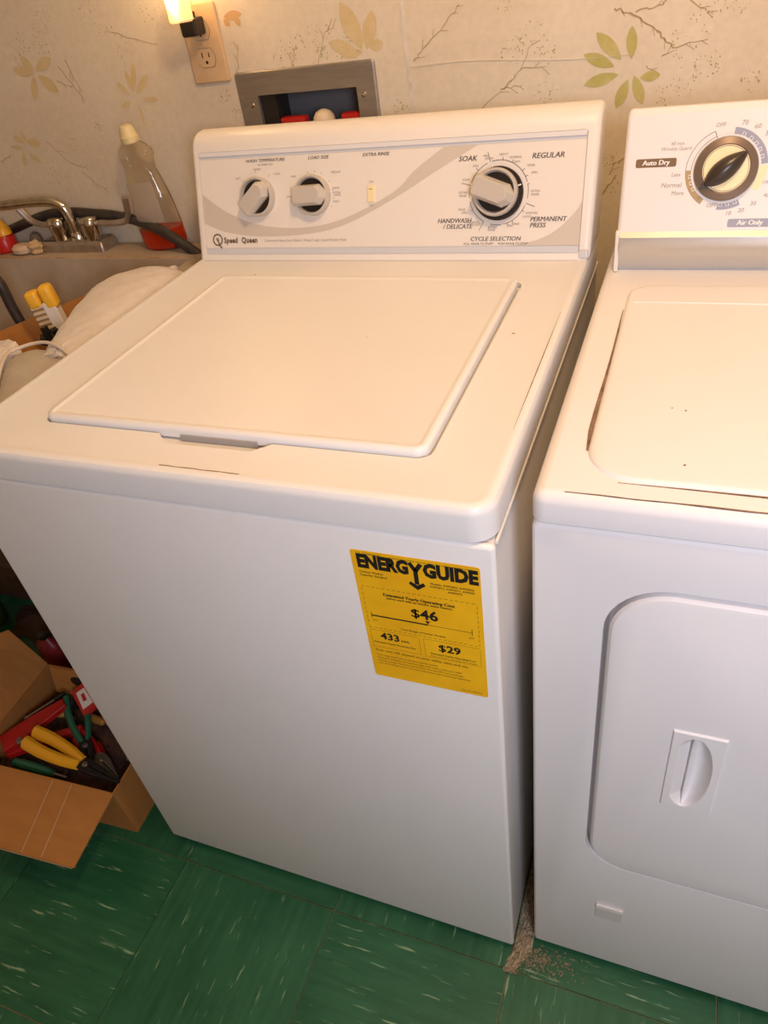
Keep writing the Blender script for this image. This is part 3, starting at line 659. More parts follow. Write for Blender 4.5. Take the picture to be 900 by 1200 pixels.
# console
vs_ = Vector((0, .3219, .9468)).normalized(); vn = Vector((0, -vs_.z, vs_.y))
ME = frame((0, .503, .945), ux, vs_, vn)
prof = [(.510, .8935), (.500, .915), (.4995, .930), (.503, .945), (.503+.1275*vs_.y, .945+.1275*vs_.z), (.551, 1.0710), (.560, 1.0705), (.577, 1.065), (.60, 1.050), (.655, 1.0), (.68, .93), (.685, .8935)]
bm = NB(); housing(bm, prof, .6905, 1.345, .006); dc = obj('console_housing', bm, M_dryer, D, True, angle=.5)
bm = NB()
sp = [(.5095, .8945), (.4995, .912), (.4965, .921), (.4950, .930), (.4965, .938), (.5030, .9435), (.505, .9435), (.512, .8945)]
rings = [[bm.verts.new((x, p[0], p[1])) for p in sp] for x in (.6945, 1.341)]
for i in range(len(sp)): bm.faces.new((rings[0][i], rings[0][(i+1) % len(sp)], rings[1][(i+1) % len(sp)], rings[1][i]))
bm.faces.new(rings[0][::-1]); bm.faces.new(rings[1]); obj('silver_trim', bm, M_silver, D, True)
bm = NB(); box(bm, (.6893, .4985, .894), (.6945, .506, .945), bev=.001); obj('end_strip', bm, M_console, D)
QX, QY = .8060, .0655
def pol(r, a): return (QX+r*math.cos(R(a)), QY+r*math.sin(R(a)))
def arcband(bm, r0, r1, a0, a1, z=.0001):
    n = 16; o_ = [bm.verts.new(ME @ Vector((*pol(r1, a0+(a1-a0)*k/n), z))) for k in range(n+1)]; i_ = [bm.verts.new(ME @ Vector((*pol(r0, a0+(a1-a0)*k/n), z))) for k in range(n+1)]
    for k in range(n): bm.faces.new((o_[k], o_[k+1], i_[k+1], i_[k]))
bm = NB(); arcband(bm, .0375, .0440, 180, 238); obj('dial_band', bm, M_tan, D)
bm = NB(); arcband(bm, .0375, .0440, -96, -62); obj('dial_band', bm, M_slate, D)
bm = NB(); arcband(bm, .0370, .0440, 6, 84); obj('dial_band', bm, M_slate, D)
bm = NB(); arcband(bm, .0350, .0440, -35, 4); obj('dial_band', bm, mat('cream_print', (.92, .78, .50), .5), D)
bm = NB(); ribbon(bm, [pol(.0435, a) for a in range(112, 181, 4)], .0005, ME, 0, .0002); ribbon(bm, [pol(.0375, a) for a in range(112, 181, 4)], .0004, ME, 0, .0002); ribbon(bm, [pol(.0435, 112), pol(.036, 112)], .0006, ME, 0, .0002); tag(obj('dial_outline', bm, M_ink, D), kind='stuff')
bm = NB()
for a in (190, 201, 212, -68, -80, -91, 18, 30, 42, 54, 68): ribbon(bm, [pol(.0350, a-2.4), pol(.0400, a-2.4), pol(.0405, a+2.4), pol(.0350, a+2.4)], .0008, ME, .0001, .0003)
tag(obj('dial_markings', bm, M_white, D), kind='stuff')
bm = NB(); prism(bm, rrect(.7050, .0705, .7510, .0800, .002, 3), 0, .0002, ME); ba = obj('auto_dry_band', bm, M_bronze, D)
bm = NB(); text(bm, 'Auto Dry', .728, .0753, .0078, ME, z=.0004, bold=.0002, shear=.1); tag(obj('band_lettering', bm, M_white, ba), kind='stuff')
bm = NB(); prism(bm, rrect(.8160, .0020, .8640, .0112, .002, 3), 0, .0002, ME); bb = obj('air_only_band', bm, M_slate, D)
bm = NB(); text(bm, 'Air Only', .8400, .0067, .0078, ME, z=.0004, bold=.0002, shear=.1); tag(obj('band_lettering', bm, M_white, bb), kind='stuff')
bm = NB()
for s, x, y, z_ in (('70', .8195, .1130, .0072), ('60', .8335, .1085, .0072), ('50', .8455, .1010, .0072), ('10', .8150, .0175, .0066), ('20', .8285, .0205, .0066), ('30', .8405, .0275, .0066), ('OFF', .7945, .1120, .0062), ('OFF', .7955, .0265, .0062), ('40 min', .7500, .0950, .0055), ('Wrinkle Guard', .7490, .0895, .0055), ('Less', .7520, .0615, .0060), ('Normal', .7480, .0500, .0074), ('More', .7560, .0410, .0064), ('40', .8530, .0360, .0062), ('Off', .850, .050, .005)):
    text(bm, s, x, y, z_, ME, z=.0004, shear=.15)
tag(obj('panel_lettering', bm, M_inkl, D), kind='stuff')
bm = NB(); lathe(bm, [(.0345, 0), (.0345, .003), (.0335, .0055), (.0265, .0085), (.0255, .0080), (.0005, .0078)], ME @ Matrix.Translation((QX, QY, 0)), 48); dk = obj('dial', bm, M_brown, D, True, angle=.4)
bm = NB(); lathe(bm, [(.0253, .0075), (.0250, .0088), (.0005, .0088)], ME @ Matrix.Translation((QX, QY, 0)), 40); obj('dial_face', bm, M_cream, dk)
bm = NB(); ribbon(bm, [(QX+.0240*math.cos(R(a)), QY+.0240*math.sin(R(a))) for a in range(0, 361, 10)], .0006, ME, .0088, .0002); obj('dial_line', bm, M_brown, dk)
# almond shaped grip with a pointer
bm = NB(); KG = ME @ Matrix.Translation((QX, QY, 0)) @ Matrix.Rotation(R(40), 4, 'Z')
secs = []
for k in range(15):
    t = k/14; x = -.0270+.0540*t; wv = .0003+.0118*math.sin(PI*t**.85)**.75; hv = .0088+.0125*(math.sin(PI*min(t*.9+.08, 1))**.6)
    secs.append([bm.verts.new(KG @ Vector((x, y, z))) for y, z in ((-wv, .0086), (-wv*.92, .0088+(hv-.0088)*.45), (-wv*.55, .0088+(hv-.0088)*.85), (-wv*.12, hv), (wv*.12, hv), (wv*.55, .0088+(hv-.0088)*.85), (wv*.92, .0088+(hv-.0088)*.45), (wv, .0086))])
for a, b in zip(secs, secs[1:]):
    for i in range(8): bm.faces.new((a[i], a[(i+1) % 8], b[(i+1) % 8], b[i]))
bm.faces.new(secs[0][::-1]); bm.faces.new(secs[-1]); obj('dial_grip', bm, M_dialdk, dk, True, angle=.9)
bm = NB(); prism(bm, [(-.0350, 0), (-.0255, .0045), (-.0255, -.0045)], .0085, .0100, KG); obj('pointer', bm, M_dialdk, dk)

# ------------------------------------------------------------ wall fittings
MO = frame((0, YW, 0), (1, 0, 0), (0, 0, 1), (0, -1, 0))
O = thing('wall_outlet', 'beige duplex wall outlet with a glowing night light plugged in on top', 'outlet', (-.0225, YW, 1.168))
bm = NB(); prism(bm, rrect(-.0575, 1.1115, .0125, 1.2255, .003, 3), 0, .0055, MO, inset_top=.0025); pl = obj('cover_plate', bm, M_outlet, O, True)
for cz in (1.1490, 1.1885):
    bm = NB(); pts = [p for p in circ(-.0225, cz, .0172, 36)]; pts = [(p[0], min(max(p[1], cz-.0135), cz+.0135)) for p in pts]
    prism(bm, inset(pts, -.0008), .0050, .0058, MO); r_ = obj('socket_rim', bm, M_seam, O)
    bm = NB(); prism(bm, pts, .0050, .0072, MO); f_ = obj('socket', bm, M_outlet, O)
    bm = NB(); prism(bm, rrect(-.0300, cz+.0005, -.0282, cz+.0085, .0003, 1), .0072, .0075, MO); prism(bm, rrect(-.0170, cz+.0005, -.0152, cz+.0075, .0003, 1), .0072, .0075, MO); prism(bm, circ(-.0225, cz-.0065, .0025, 12), .0072, .0075, MO); tag(obj('slot', bm, M_dark, f_), kind='stuff')
bm = NB(); lathe(bm, [(.0028, .005), (.0026, .0068), (.001, .0070)], MO @ Matrix.Translation((-.0225, 1.16875, 0)), 12); obj('screw', bm, M_outlet, O)
NL = thing('night_light', 'lit ribbed amber night light with black plug in the wall outlet', 'night light', (-.022, YW-.03, 1.2))
bm = NB(); box(bm, (-.0375, YW-.040, 1.1830), (-.0090, YW-.0078, 1.2080), bev=.003); box(bm, (-.030, YW-.043, 1.2060), (-.016, YW-.02, 1.216)); obj('plug_body', bm, M_dark, NL)
bm = NB(); prof = [(.0165, 1.2050), (.0185, 1.2065)]
for k in range(20): prof += [(.0200, 1.2080+k*.0026), (.0190, 1.2093+k*.0026)]
prof += [(.0150, 1.264), (.004, 1.268)]
lathe(bm, prof, Matrix.Translation((-.0225, YW-.052, 0)), 28, 1.05, .85); obj('shade', bm, M_shade, NL)
bm = NB(); prism(bm, circ(-.0225, YW-.0730, .006, 10), 1.225, 1.252); obj('bulb_glow', bm, M_bulb, NL)
# washer valve box in the wall
V = thing('valve_box', 'brushed steel wall box with red valve handles behind the washer console', 'wall box', (.15, YW, 1.04))
MV = MO
bm = NB(); prism(bm, rrect(.0205, .9550, .2790, 1.1225, .006, 4), 0, .0045, MV, inset_top=.0035)
vf = obj('frame_plate', bm, M_steel, V); cb = NB(); box(cb, (.0590, YW-.02, .9900), (.2430, YW+.05, 1.0862)); cut(vf, [cutter(cb)])
bm = NB(); x0, x1, z0, z1, yb = .0560, .2460, .9870, 1.0890, YW+.088
box(bm, (x0, yb, z0), (x1, yb+.002, z1)); box(bm, (x0, YW+.001, z0), (x0+.002, yb, z1)); box(bm, (x1-.002, YW+.001, z0), (x1, yb, z1)); box(bm, (x0, YW+.001, z0), (x1, yb, z0+.002)); box(bm, (x0, YW+.001, z1-.002), (x1, yb, z1)); obj('recess_box', bm, M_boxin, V)
bm = NB(); box(bm, (.0585, YW+.004, .99), (.088, YW+.05, 1.086)); obj('divider_panel', bm, M_dark, V)
for x, z in ((.0455, 1.0720), (.2545, 1.0745), (.0455, .975), (.2545, .975)):
    bm = NB(); lathe(bm, [(.0042, .0045), (.0038, .0062), (.0015, .0070)], MV @ Matrix.Translation((x, z, 0)), 14); obj('screw', bm, M_chrome, V)
for x in (.112, .228):
    bm = NB(); box(bm, (x-.024, YW+.004, 1.0300), (x+.024, YW+.024, 1.0480), bev=.004); h_ = obj('valve_handle', bm, M_red, V, True)
    bm = NB(); lathe(bm, [(.011, .99), (.011, 1.030)], Matrix.Translation((x, YW+.014, 0)), 16); obj('valve_body', bm, M_toolm, h_)
bm = NB(); lathe(bm, [(.0195, 1.000), (.0195, 1.036), (.0180, 1.045), (.0130, 1.052), (.0060, 1.0555), (.001, 1.0565)], Matrix.Translation((.1700, YW+.010, 0)), 24); obj('drain_cap', bm, mat('ivory_cap', (.75, .62, .45), .4), V, True)

# ------------------------------------------------------------ laundry sink
SK = thing('laundry_sink', 'old beige concrete laundry sink left of the washer under the wallpaper', 'sink', (-.39, .50, FZ))
SX0, SX1, SY0, SY1, SZ = -.86, -.055, .168, YW-.002, .842
bm = NB(); box(bm, (SX0, SY0, .555), (SX1, SY1, SZ), bev=.010, seg=3); tb = obj('tub', bm, M_conc, SK)
cb = NB(); v0 = [(-.815, .213), (-.100, .213), (-.100, .690), (-.815, .690)]
cbm = NB(); a = [cbm.verts.new((x, y, .86)) for x, y in v0]; b = [cbm.verts.new((x+(.03 if x < -.4 else -.03), y+(.05 if y < .4 else -.035), .590)) for x, y in v0]
for i in range(4): cbm.faces.new((a[i], a[(i+1) % 4], b[(i+1) % 4], b[i]))
cbm.faces.new(a); cbm.faces.new(b[::-1]); cb.free(); cut(tb, [cutter(cbm)])
tb.data.polygons.foreach_set('use_smooth', [True]*len(tb.data.polygons)); tb.data.set_sharp_from_angle(angle=.5)
bm = NB(); rr_ = random.Random(4)
P_ = [(SX0+.01+k*.033, .6935+rr_.uniform(-.002, .002)) for k in range(24)]
ribbon(bm, P_, lambda t: .004+.003*math.sin(t*37), frame((0, 0, SZ), (1, 0, 0), (0, 1, 0)), -.0005, .001); obj('chipped_edge', bm, mat('chipped_rust', (.40, .20, .10), .9, col2=(.55, .40, .28), nscale=80), SK)
for x in (SX0+.03, SX1-.07):
    for y in (.30, SY1-.08):
        bm = NB(); box(bm, (x, y, FZ), (x+.035, y+.035, .560)); obj('leg', bm, M_steel, SK)
bm = NB(); box(bm, (SX0+.03, .715, .28), (SX1-.04, .735, .31)); obj('stretcher', bm, M_steel, SK)
# faucet
F = thing('faucet', 'tarnished chrome two-handle faucet on the back deck of the sink', 'faucet', (-.42, .745, SZ))
bm = NB(); a = rrect(-.500, .722, -.3330, .776, .006, 3); prism(bm, a, SZ-.0005, SZ+.022, inset_top=.010, top_h=.014); obj('base_plate', bm, M_chromed, F, True)
for x, l in ((-.4480, -1), (-.3640, 1)):
    bm = NB(); lathe(bm, [(.0165, SZ+.018), (.0170, SZ+.030), (.0200, SZ+.046), (.0195, SZ+.060), (.0170, SZ+.064), (.002, SZ+.065)], Matrix.Translation((x, .745, 0)), 18); h_ = obj('handle', bm, M_chrome, F, True)
    bm = NB()
    if l < 0: tube(bm, [(x-.008, .745, SZ+.052), (x-.035, .742, SZ+.052), (x-.060, .738, SZ+.062), (x-.078, .735, SZ+.088)], lambda t: .0055+.002*t, 8, ell=.7)
    else: tube(bm, [(x+.010, .745, SZ+.052), (x+.055, .742, SZ+.052), (x+.095, .740, SZ+.056), (x+.108, .740, SZ+.072), (x+.113, .740, SZ+.100)], lambda t: .0055+.0035*t, 8, ell=.7)
    obj('lever', bm, M_chromed, h_, True)
bm = NB(); lathe(bm, [(.016, SZ+.018), (.015, SZ+.030), (.0125, SZ+.036)], Matrix.Translation((-.4060, .745, 0)), 18); obj('spout_collar', bm, M_chrome, F, True)
bm = NB(); tube(bm, [(-.4060, .745, SZ+.03), (-.4090, .745, SZ+.062), (-.4160, .743, SZ+.086), (-.4340, .736, SZ+.098), (-.462, .726, SZ+.1020), (-.52, .704, SZ+.1040), (-.60, .672, SZ+.1050), (-.64, .655, SZ+.1000), (-.655, .648, SZ+.085)], .0098, 14); obj('spout', bm, M_chrome, F, True)
# drain hose: one black hose over the back deck and down into the basin
bm = NB(); tube(bm, [(-.03, .700, .80), (-.065, .712, .815), (-.095, .718, .832), (-.131, .720, .857), (-.173, .722, .8825), (-.222, .735, .895), (-.275, .755, .899), (-.325, .765, .9025), (-.367, .768, .905), (-.42, .768, .909), (-.479, .768, .907), (-.546, .768, .893), (-.607, .768, .877), (-.68, .755, .862), (-.735, .70, .860), (-.72, .62, .872), (-.62, .56, .893), (-.50, .53, .900), (-.438, .52, .885), (-.4154, .52, .857), (-.4124, .52, .8116), (-.405, .52, .768), (-.392, .52, .70)], .0100, 12)
tag(obj('drain_hose', bm, M_hose, smooth=True, base=(-.3, .71, .84)), 'black rubber drain hose arching behind the faucet and into the sink', 'hose')
# dish soap bottle
B = thing('soap_bottle', 'clear plastic dish soap bottle with a little red-orange soap left', 'bottle', (-.195, .752, SZ))
MB_ = Matrix.Translation((-.1955, .752, SZ)) @ Matrix.Rotation(R(-3), 4, 'Y')
bp = [(.040, .0005), (.047, .004), (.050, .015), (.050, .045), (.0475, .075), (.0430, .105), (.0360, .135), (.0325, .147), (.0345, .158), (.0390, .170), (.0375, .178), (.0290, .187), (.0190, .194), (.0140, .198)]
bm = NB(); lathe(bm, bp, MB_, 32, 1.0, .55); obj('bottle_body', bm, M_bottle, B, True, angle=1.2)
bm = NB(); lathe(bm, [(.0385, .002), (.0455, .005), (.0485, .015), (.0485, .040), (.001, .0402)], MB_, 32, 1.0, .55); obj('liquid_soap', bm, M_liquid, B, True)
bm = NB(); lathe(bm, [(.0165, .193), (.0170, .203), (.0150, .206), (.0140, .2140), (.0120, .2200), (.0080, .2225), (.001, .2230)], MB_, 20); obj('cap', bm, M_cap, B, True)
bm = NB(); n = 10
g = [[bm.verts.new(MB_ @ Vector((math.sin(R(a))*(.0508-.09*max(0, z-.055)), -.55*math.cos(R(a))*(.0508-.09*max(0, z-.055))-.0008, z))) for a in range(-40, 41, 8)] for z in (.055, .08, .105, .128)]
for r0, r1 in zip(g, g[1:]):
    for i in range(len(r0)-1): bm.faces.new((r0[i], r0[i+1], r1[i+1], r1[i]))
obj('front_sticker', bm, M_blab, B)
# small things on the sink deck
t_ = thing('mustard_bottle', 'small red squeeze bottle with orange pointed cap at the left edge of the sink deck', 'bottle', (-.600, .735, SZ))
bm = NB(); lathe(bm, [(.021, SZ), (.024, SZ+.004), (.024, SZ+.028), (.018, SZ+.038)], Matrix.Translation((-.604, .735, 0)), 20); obj('bottle_body', bm, M_red, t_, True)
bm = NB(); lathe(bm, [(.018, SZ+.036), (.017, SZ+.046), (.006, SZ+.066), (.002, SZ+.070)], Matrix.Translation((-.598, .735, 0)), 16); obj('cap', bm, M_yellow, t_, True)
bm = NB(); lathe(bm, [(.016, SZ), (.026, SZ+.004), (.027, SZ+.012), (.020, SZ+.018), (.002, SZ+.019)], Matrix.Translation((-.545, .722, 0)), 24, 1.0, .75)
tag(obj('soap_bar', bm, mat('soap', (.66, .50, .36), .5), smooth=True, base=(-.545, .722, SZ)), 'rounded pale soap bar on the sink deck beside the faucet', 'soap')
bm = NB(); lathe(bm, [(.010, SZ), (.0155, SZ+.006), (.0165, SZ+.018), (.0120, SZ+.030), (.003, SZ+.034)], Matrix.Translation((-.531, .752, .0)), 16, .8, .8)
tag(obj('scouring_pad', bm, mat('steel_wool', (.20, .17, .14), .8, .5, bump=1, bscale=400), smooth=True, base=(-.531, .752, SZ)), 'grey steel wool pad standing behind the soap bar', 'scouring pad')
bm = NB(); rr_ = random.Random(3)
bmesh.ops.create_icosphere(bm, subdivisions=3, radius=.5)
for v in bm.verts:
    q = 1+.22*math.sin(v.co.x*9+1)*math.sin(v.co.y*11)+.16*math.sin(v.co.z*13); v.co = Vector((v.co.x*.038*q-.5085, v.co.y*.030*q+.722, v.co.z*.026*q+SZ+.013))
tag(obj('sponge', bm, mat('dry_sponge', (.62, .44, .24), .95, bump=1, bscale=300), smooth=True, base=(-.5085, .722, SZ)), 'crumpled tan sponge between the soap bar and faucet base', 'sponge')
bm = NB(); lathe(bm, [(.016, SZ), (.017, SZ+.004), (.017, SZ+.06), (.014, SZ+.070)], Matrix.Translation((-.672, .765, 0)), 18); c_ = thing('blue_bottle', 'small bottle with a blue body at the far left of the sink deck', 'bottle', (-.66, .755, SZ)); obj('bottle_body', bm, mat('blue_plastic', (.02, .05, .28), .35), c_, True)
bm = NB(); lathe(bm, [(.012, SZ+.068), (.012, SZ+.082), (.008, SZ+.085)], Matrix.Translation((-.672, .765, 0)), 16); obj('cap', bm, M_white, c_, True)

# in the basin: a cardboard sheet, a scrub brush, dark clothes peg, cloths over the rim
bm = NB()
q = [Vector(p) for p in ((-.445, .335, .792), (-.325, .640, .792), (-.255, .600, .598), (-.370, .300, .598))]
nv = (q[1]-q[0]).cross(q[3]-q[0]).normalized()*.004
a = [bm.verts.new(p) for p in q]; b = [bm.verts.new(p+nv) for p in q]
for i in range(4): bm.faces.new((a[i], a[(i+1) % 4], b[(i+1) % 4], b[i]))
bm.faces.new(a[::-1]); bm.faces.new(b)
tag(obj('cardboard_sheet', bm, M_card, base=(-.36, .47, .565)), 'flat cardboard sheet leaning inside the laundry sink', 'cardboard')
SB = thing('scrub_brush', 'white scrub brush with yellow bristle tips standing in the sink', 'brush', (-.272, .49, .712))
MBR = Matrix.Translation((-.272, .49, .712)) @ Matrix.Rotation(R(-8), 4, 'Y') @ Matrix.Rotation(R(28), 4, 'Z')
bm = NB(); box(bm, (-.004, -.014, 0), (.018, .014, .128), MBR, bev=.002); obj('brush_back', bm, mat('brush_white', (.80, .72, .62), .5), SB)
M_rib = mat('brush_rib', (.66, .54, .38), .6)
for k in range(12):
    bm = NB(); box(bm, (-.026, -.013, .016+k*.0095), (-.003, .013, .021+k*.0095), MBR, bev=.001); obj('bristle_row', bm, M_rib, SB)
bm = NB(); box(bm, (-.024, -.010, .004), (-.003, .010, .130), MBR); obj('bristle_core', bm, mat('brush_core', (.40, .25, .10), .8), SB)
for x0, x1, h0, h1 in ((-.028, -.003, .120, .152), (-.001, .023, .112, .156)):
    bm = NB(); vs = box(bm, (x0, -.0145, h0), (x1, .0145, h1), MBR, bev=.008, seg=4); obj('brush_tip', bm, mat('amber_plastic', (.90, .50, .04), .35), SB, True)
bm = NB(); rr_ = random.Random(11)
for k in range(7):
    c0 = Vector((-.222+rr_.uniform(-.012, .012), .405+rr_.uniform(-.012, .012), .80+rr_.uniform(-.03, .022))); box(bm, (-.006, -.004, -.013), (.006, .004, .013), Matrix.Translation(c0) @ Euler((rr_.uniform(-1, 1), rr_.uniform(-1, 1), rr_.uniform(0, 3))).to_matrix().to_4x4(), bev=.001)
tag(obj('hair_clip', bm, M_dark, base=(-.222, .405, .76)), 'small black plastic claw clip on the cloths in the sink', 'clip')
def cloth(name, rows, m, thick, seed, amp=.003):
    """rows: list of polylines (same length) -> folded sheet"""
    bm = NB(); rr = random.Random(seed); G_ = []
    R2 = [smoothpath(r, 5) for r in rows]; n = len(R2[0])
    cols = [smoothpath([R2[i][j] for i in range(len(R2))], 5) for j in range(n)]
    g = [[bm.verts.new(cols[j][i]+Vector((0, 0, amp*math.sin(i*1.1+j*.6+seed)*math.sin(j*.8)))) for j in range(n)] for i in range(len(cols[0]))]
    m_ = len(g); low = []
    for i in range(m_):
        row = []
        for j in range(n):
            a = g[min(i+1, m_-1)][j].co-g[max(i-1, 0)][j].co; b = g[i][min(j+1, n-1)].co-g[i][max(j-1, 0)].co
            nn = a.cross(b)
            nn = nn.normalized() if nn.length > 1e-9 else Vector((0, 0, 1))
            row.append(nn)
        low.append(row)
    sg = 1 if low[m_//2][n//2].z > 0 else -1
    low = [[bm.verts.new(g[i][j].co-low[i][j]*sg*thick) for j in range(n)] for i in range(m_)]
    for i in range(m_-1):
        for j in range(n-1):
            bm.faces.new((g[i][j], g[i+1][j], g[i+1][j+1], g[i][j+1])); bm.faces.new((low[i][j], low[i][j+1], low[i+1][j+1], low[i+1][j]))
    for i in range(m_-1):
        for j in (0, n-1): bm.faces.new((g[i][j], g[i+1][j], low[i+1][j], low[i][j]))
    for j in range(n-1):
        for i in (0, m_-1): bm.faces.new((g[i][j], g[i][j+1], low[i][j+1], low[i][j]))
    return bm
# towel over the right rim; each row is one cross-section from inside the basin over the rim to the washer side
rows = []
for y, xl, zt in ((.575, -.085, .862), (.555, -.110, .876), (.515, -.128, .884), (.475, -.142, .884), (.42, -.136, .880), (.375, -.127, .874), (.33, -.116, .868), (.29, -.102, .864), (.262, -.092, .860)):
    rows.append([(xl-.030, y, .74), (xl-.016, y, zt-.035), (xl+.004, y+.002, zt-.006), (xl+.035, y, zt+.002), (-.055, y, zt+.001), (-.030, y, zt-.008), (-.0125, y, zt-.035), (-.010, y, .78)])
tag(obj('towel', cloth('towel', rows, M_cloth, .006, 2, .0016), M_cloth, smooth=True, base=(-.07, .42, .80), angle=1.5), 'off-white towel draped over the right rim of the sink beside the washer', 'towel')
rows = []
for y, xl, zt in ((.283, -.136, .8555), (.262, -.140, .8575), (.235, -.124, .860), (.205, -.104, .858), (.170, -.082, .852), (.14, -.07, .852)):
    rows.append([(xl-.004, y-.004, zt-.006), (xl+.010, y, zt-.001), (xl+.035, y, zt), (-.050, y, zt-.004), (-.030, y, zt-.010), (-.016, y, zt-.03), (-.012, y, .77)])
CB = thing('cloth_bag', 'grey-beige cloth bag with piped seam folded over the sink corner', 'bag', (-.08, .20, .76))
obj('bag_body', cloth('c', rows, M_cloth2, .004, 5, .0006), M_cloth2, CB, True, angle=1.5)
bm = NB(); tube(bm, [(-.030, .262, .858), (-.060, .275, .866), (-.095, .287, .866), (-.125, .288, .862), (-.143, .275, .860), (-.145, .258, .861), (-.130, .235, .864), (-.110, .205, .863), (-.086, .170, .857), (-.068, .140, .846)], .0026, 8); obj('piping', bm, M_seamc, CB, True)
rows = []
for y, d in ((.30, -.012), (.275, -.006), (.245, .006), (.21, .022), (.17, .044), (.13, .064)):
    rows.append([(-.26+d, y-.02, .80), (-.225+d, y-.01, .842), (-.19+d, y, .857), (-.165+d, y-.002, .860), (-.150+d, y-.006, .852), (-.146+d, y-.01, .80)])
tag(obj('folded_cloth', cloth('c', rows, M_cloth, .005, 9, .0015), M_cloth, smooth=True, base=(-.19, .19, .80), angle=1.5), 'cream folded cloth at the left end of the sink rim', 'cloth')

# ------------------------------------------------------------ open cardboard box of tools on the floor
BX = thing('cardboard_box', 'open brown cardboard box of tools on the green floor by the washer', 'box', (-.24, .10, FZ))
th = R(3); e1 = Vector((-math.cos(th), -math.sin(th), 0)); e2 = Vector((-math.sin(th), math.cos(th), 0)); o0 = Vector((-.0775, -.012, FZ)); up = Vector((0, 0, 1))
BWd, BDp, BH = .335, .240, .135
def bq(u, v, z): return o0+e1*u+e2*v+up*z
def slab(bm, q, t, nrm=None):
    q = [Vector(p) for p in q]; nv = (q[1]-q[0]).cross(q[-1]-q[0]).normalized()*t if nrm is None else Vector(nrm)*t
    a = [bm.verts.new(p) for p in q]; b = [bm.verts.new(p+nv) for p in q]; n = len(q)
    for i in range(n): bm.faces.new((a[i], a[(i+1) % n], b[(i+1) % n], b[i]))
    bm.faces.new(a[::-1]); bm.faces.new(b)
tk = .003
for nm, q, nr in (('box_wall', [bq(0, 0, 0), bq(BWd, 0, 0), bq(BWd, 0, BH), bq(0, 0, BH)], e2), ('box_wall', [bq(0, tk, 0), bq(0, BDp-tk, 0), bq(0, BDp-tk, BH), bq(0, tk, BH)], e1), ('box_wall', [bq(BWd, tk, 0), bq(BWd, BDp-tk, 0), bq(BWd, BDp-tk, BH), bq(BWd, tk, BH)], -e1), ('box_wall', [bq(0, BDp, 0), bq(BWd, BDp, 0), bq(BWd, BDp, BH), bq(0, BDp, BH)], -e2), ('box_bottom', [bq(tk, tk, .0005), bq(BWd-tk, tk, .0005), bq(BWd-tk, BDp-tk, .0005), bq(tk, BDp-tk, .0005)], up)):
    bm = NB(); slab(bm, q, tk, nr); obj(nm, bm, M_card, BX)
bm = NB(); slab(bm, [bq(0, 0, BH), bq(BWd, 0, BH), bq(BWd-.004, -.130, BH-.024), bq(.006, -.126, BH-.024)], -tk); fl = obj('front_flap', bm, M_card, BX)
fm = frame(bq(0, 0, BH+.0003), e1, (bq(0, -.126, BH-.024)-bq(0, 0, BH)))
for xs in (.085, .128):
    bm = NB(); slab(bm, [bq(xs-.0012+.006, -.001, BH+.0004), bq(xs+.0006+.006, -.001, BH+.0004), bq(xs+.0006-.01, -.125, BH-.0226), bq(xs-.0012-.01, -.125, BH-.0226)], .0006, up); obj('crease_mark', bm, M_cardk, fl)
bm = NB(); slab(bm, [bq(.010, -.1262, BH-.0275), bq(BWd-.006, -.1302, BH-.0275), bq(BWd-.006, -.1310, BH-.0235), bq(.010, -.1270, BH-.0235)], .001, -e2); obj('cut_edge', bm, M_cardk, fl)
bm = NB(); slab(bm, [bq(BWd, 0, BH), bq(BWd, BDp, BH), bq(BWd+.070, BDp+.010, BH+.085), bq(BWd+.095, BDp-.04, BH+.10), bq(BWd+.095, .0, BH+.10)], tk); obj('side_flap', bm, M_card, BX)
bm = NB(); slab(bm, [bq(BWd-.003, BDp, BH), bq(.10, BDp, BH), bq(.12, BDp-.030, BH-.045), bq(BWd-.03, BDp-.035, BH-.045)], tk); obj('back_flap', bm, M_card, BX)
bm = NB(); slab(bm, [bq(0, .10, BH), bq(0, BDp-.02, BH), bq(.018, BDp-.03, BH-.05), bq(.022, .11, BH-.055)], tk); obj('inner_flap', bm, M_cardk, BX)

# tools; each is its own thing.  local frame: origin a point above the floor, d direction, lengths in metres
def pliers(name, label, cat, at, ang, L, hm, hr=.0085, gap=.030, tilt=0.0, head=.055, roll=0.0, mm=None, hl=None):
    M = Matrix.Translation(at) @ Matrix.Rotation(R(ang), 4, 'Z') @ Matrix.Rotation(R(tilt), 4, 'Y') @ Matrix.Rotation(R(roll), 4, 'X')
    t = thing(name, label, cat, at)
    hl = hl or L-head
    for s in (-1, 1):
        bm = NB(); pts = [M @ Vector(p) for p in ((-hl, s*gap*.85, 0), (-hl*.7, s*gap, 0), (-hl*.35, s*gap*.75, 0), (-.012, s*gap*.28, 0))]
        tube(bm, pts, lambda q: hr*(1.0-.25*q), 10, ell=.75); obj('handle_grip', bm, hm, t, True)
        bm = NB()
        P_ = [(-.020, s*.003), (-.012, s*.012), (.004, s*.014), (head*.45, s*.010), (head, s*.0025), (head, s*.0004), (.012, s*.0006), (-.02, -s*.004)]
        if s < 0: P_ = P_[::-1]
        prism(bm, P_, -.0045-.0005*s, .0045-.0005*s, M, inset_top=.0015); obj('jaw', bm, mm or M_toold, t)
    bm = NB(); lathe(bm, [(.006, -.006), (.006, .0055), (.004, .0065)], M, 14); obj('pivot', bm, M_toolm, t)
    return t
pliers('wire_strippers', 'wire strippers with yellow grips and black jaws on top of the toolbox pile', 'pliers', (-.164, .022, .128), -7, .23, M_yellow, .0140, .0150, tilt=3, head=.085, hl=.150)
pliers('slip_joint_pliers', 'pliers with dark green grips lying upright beside the red-and-white packet', 'pliers', (-.205, .064, .112), -41, .19, M_green, .0095, .018, tilt=0, head=.060, hl=.150)
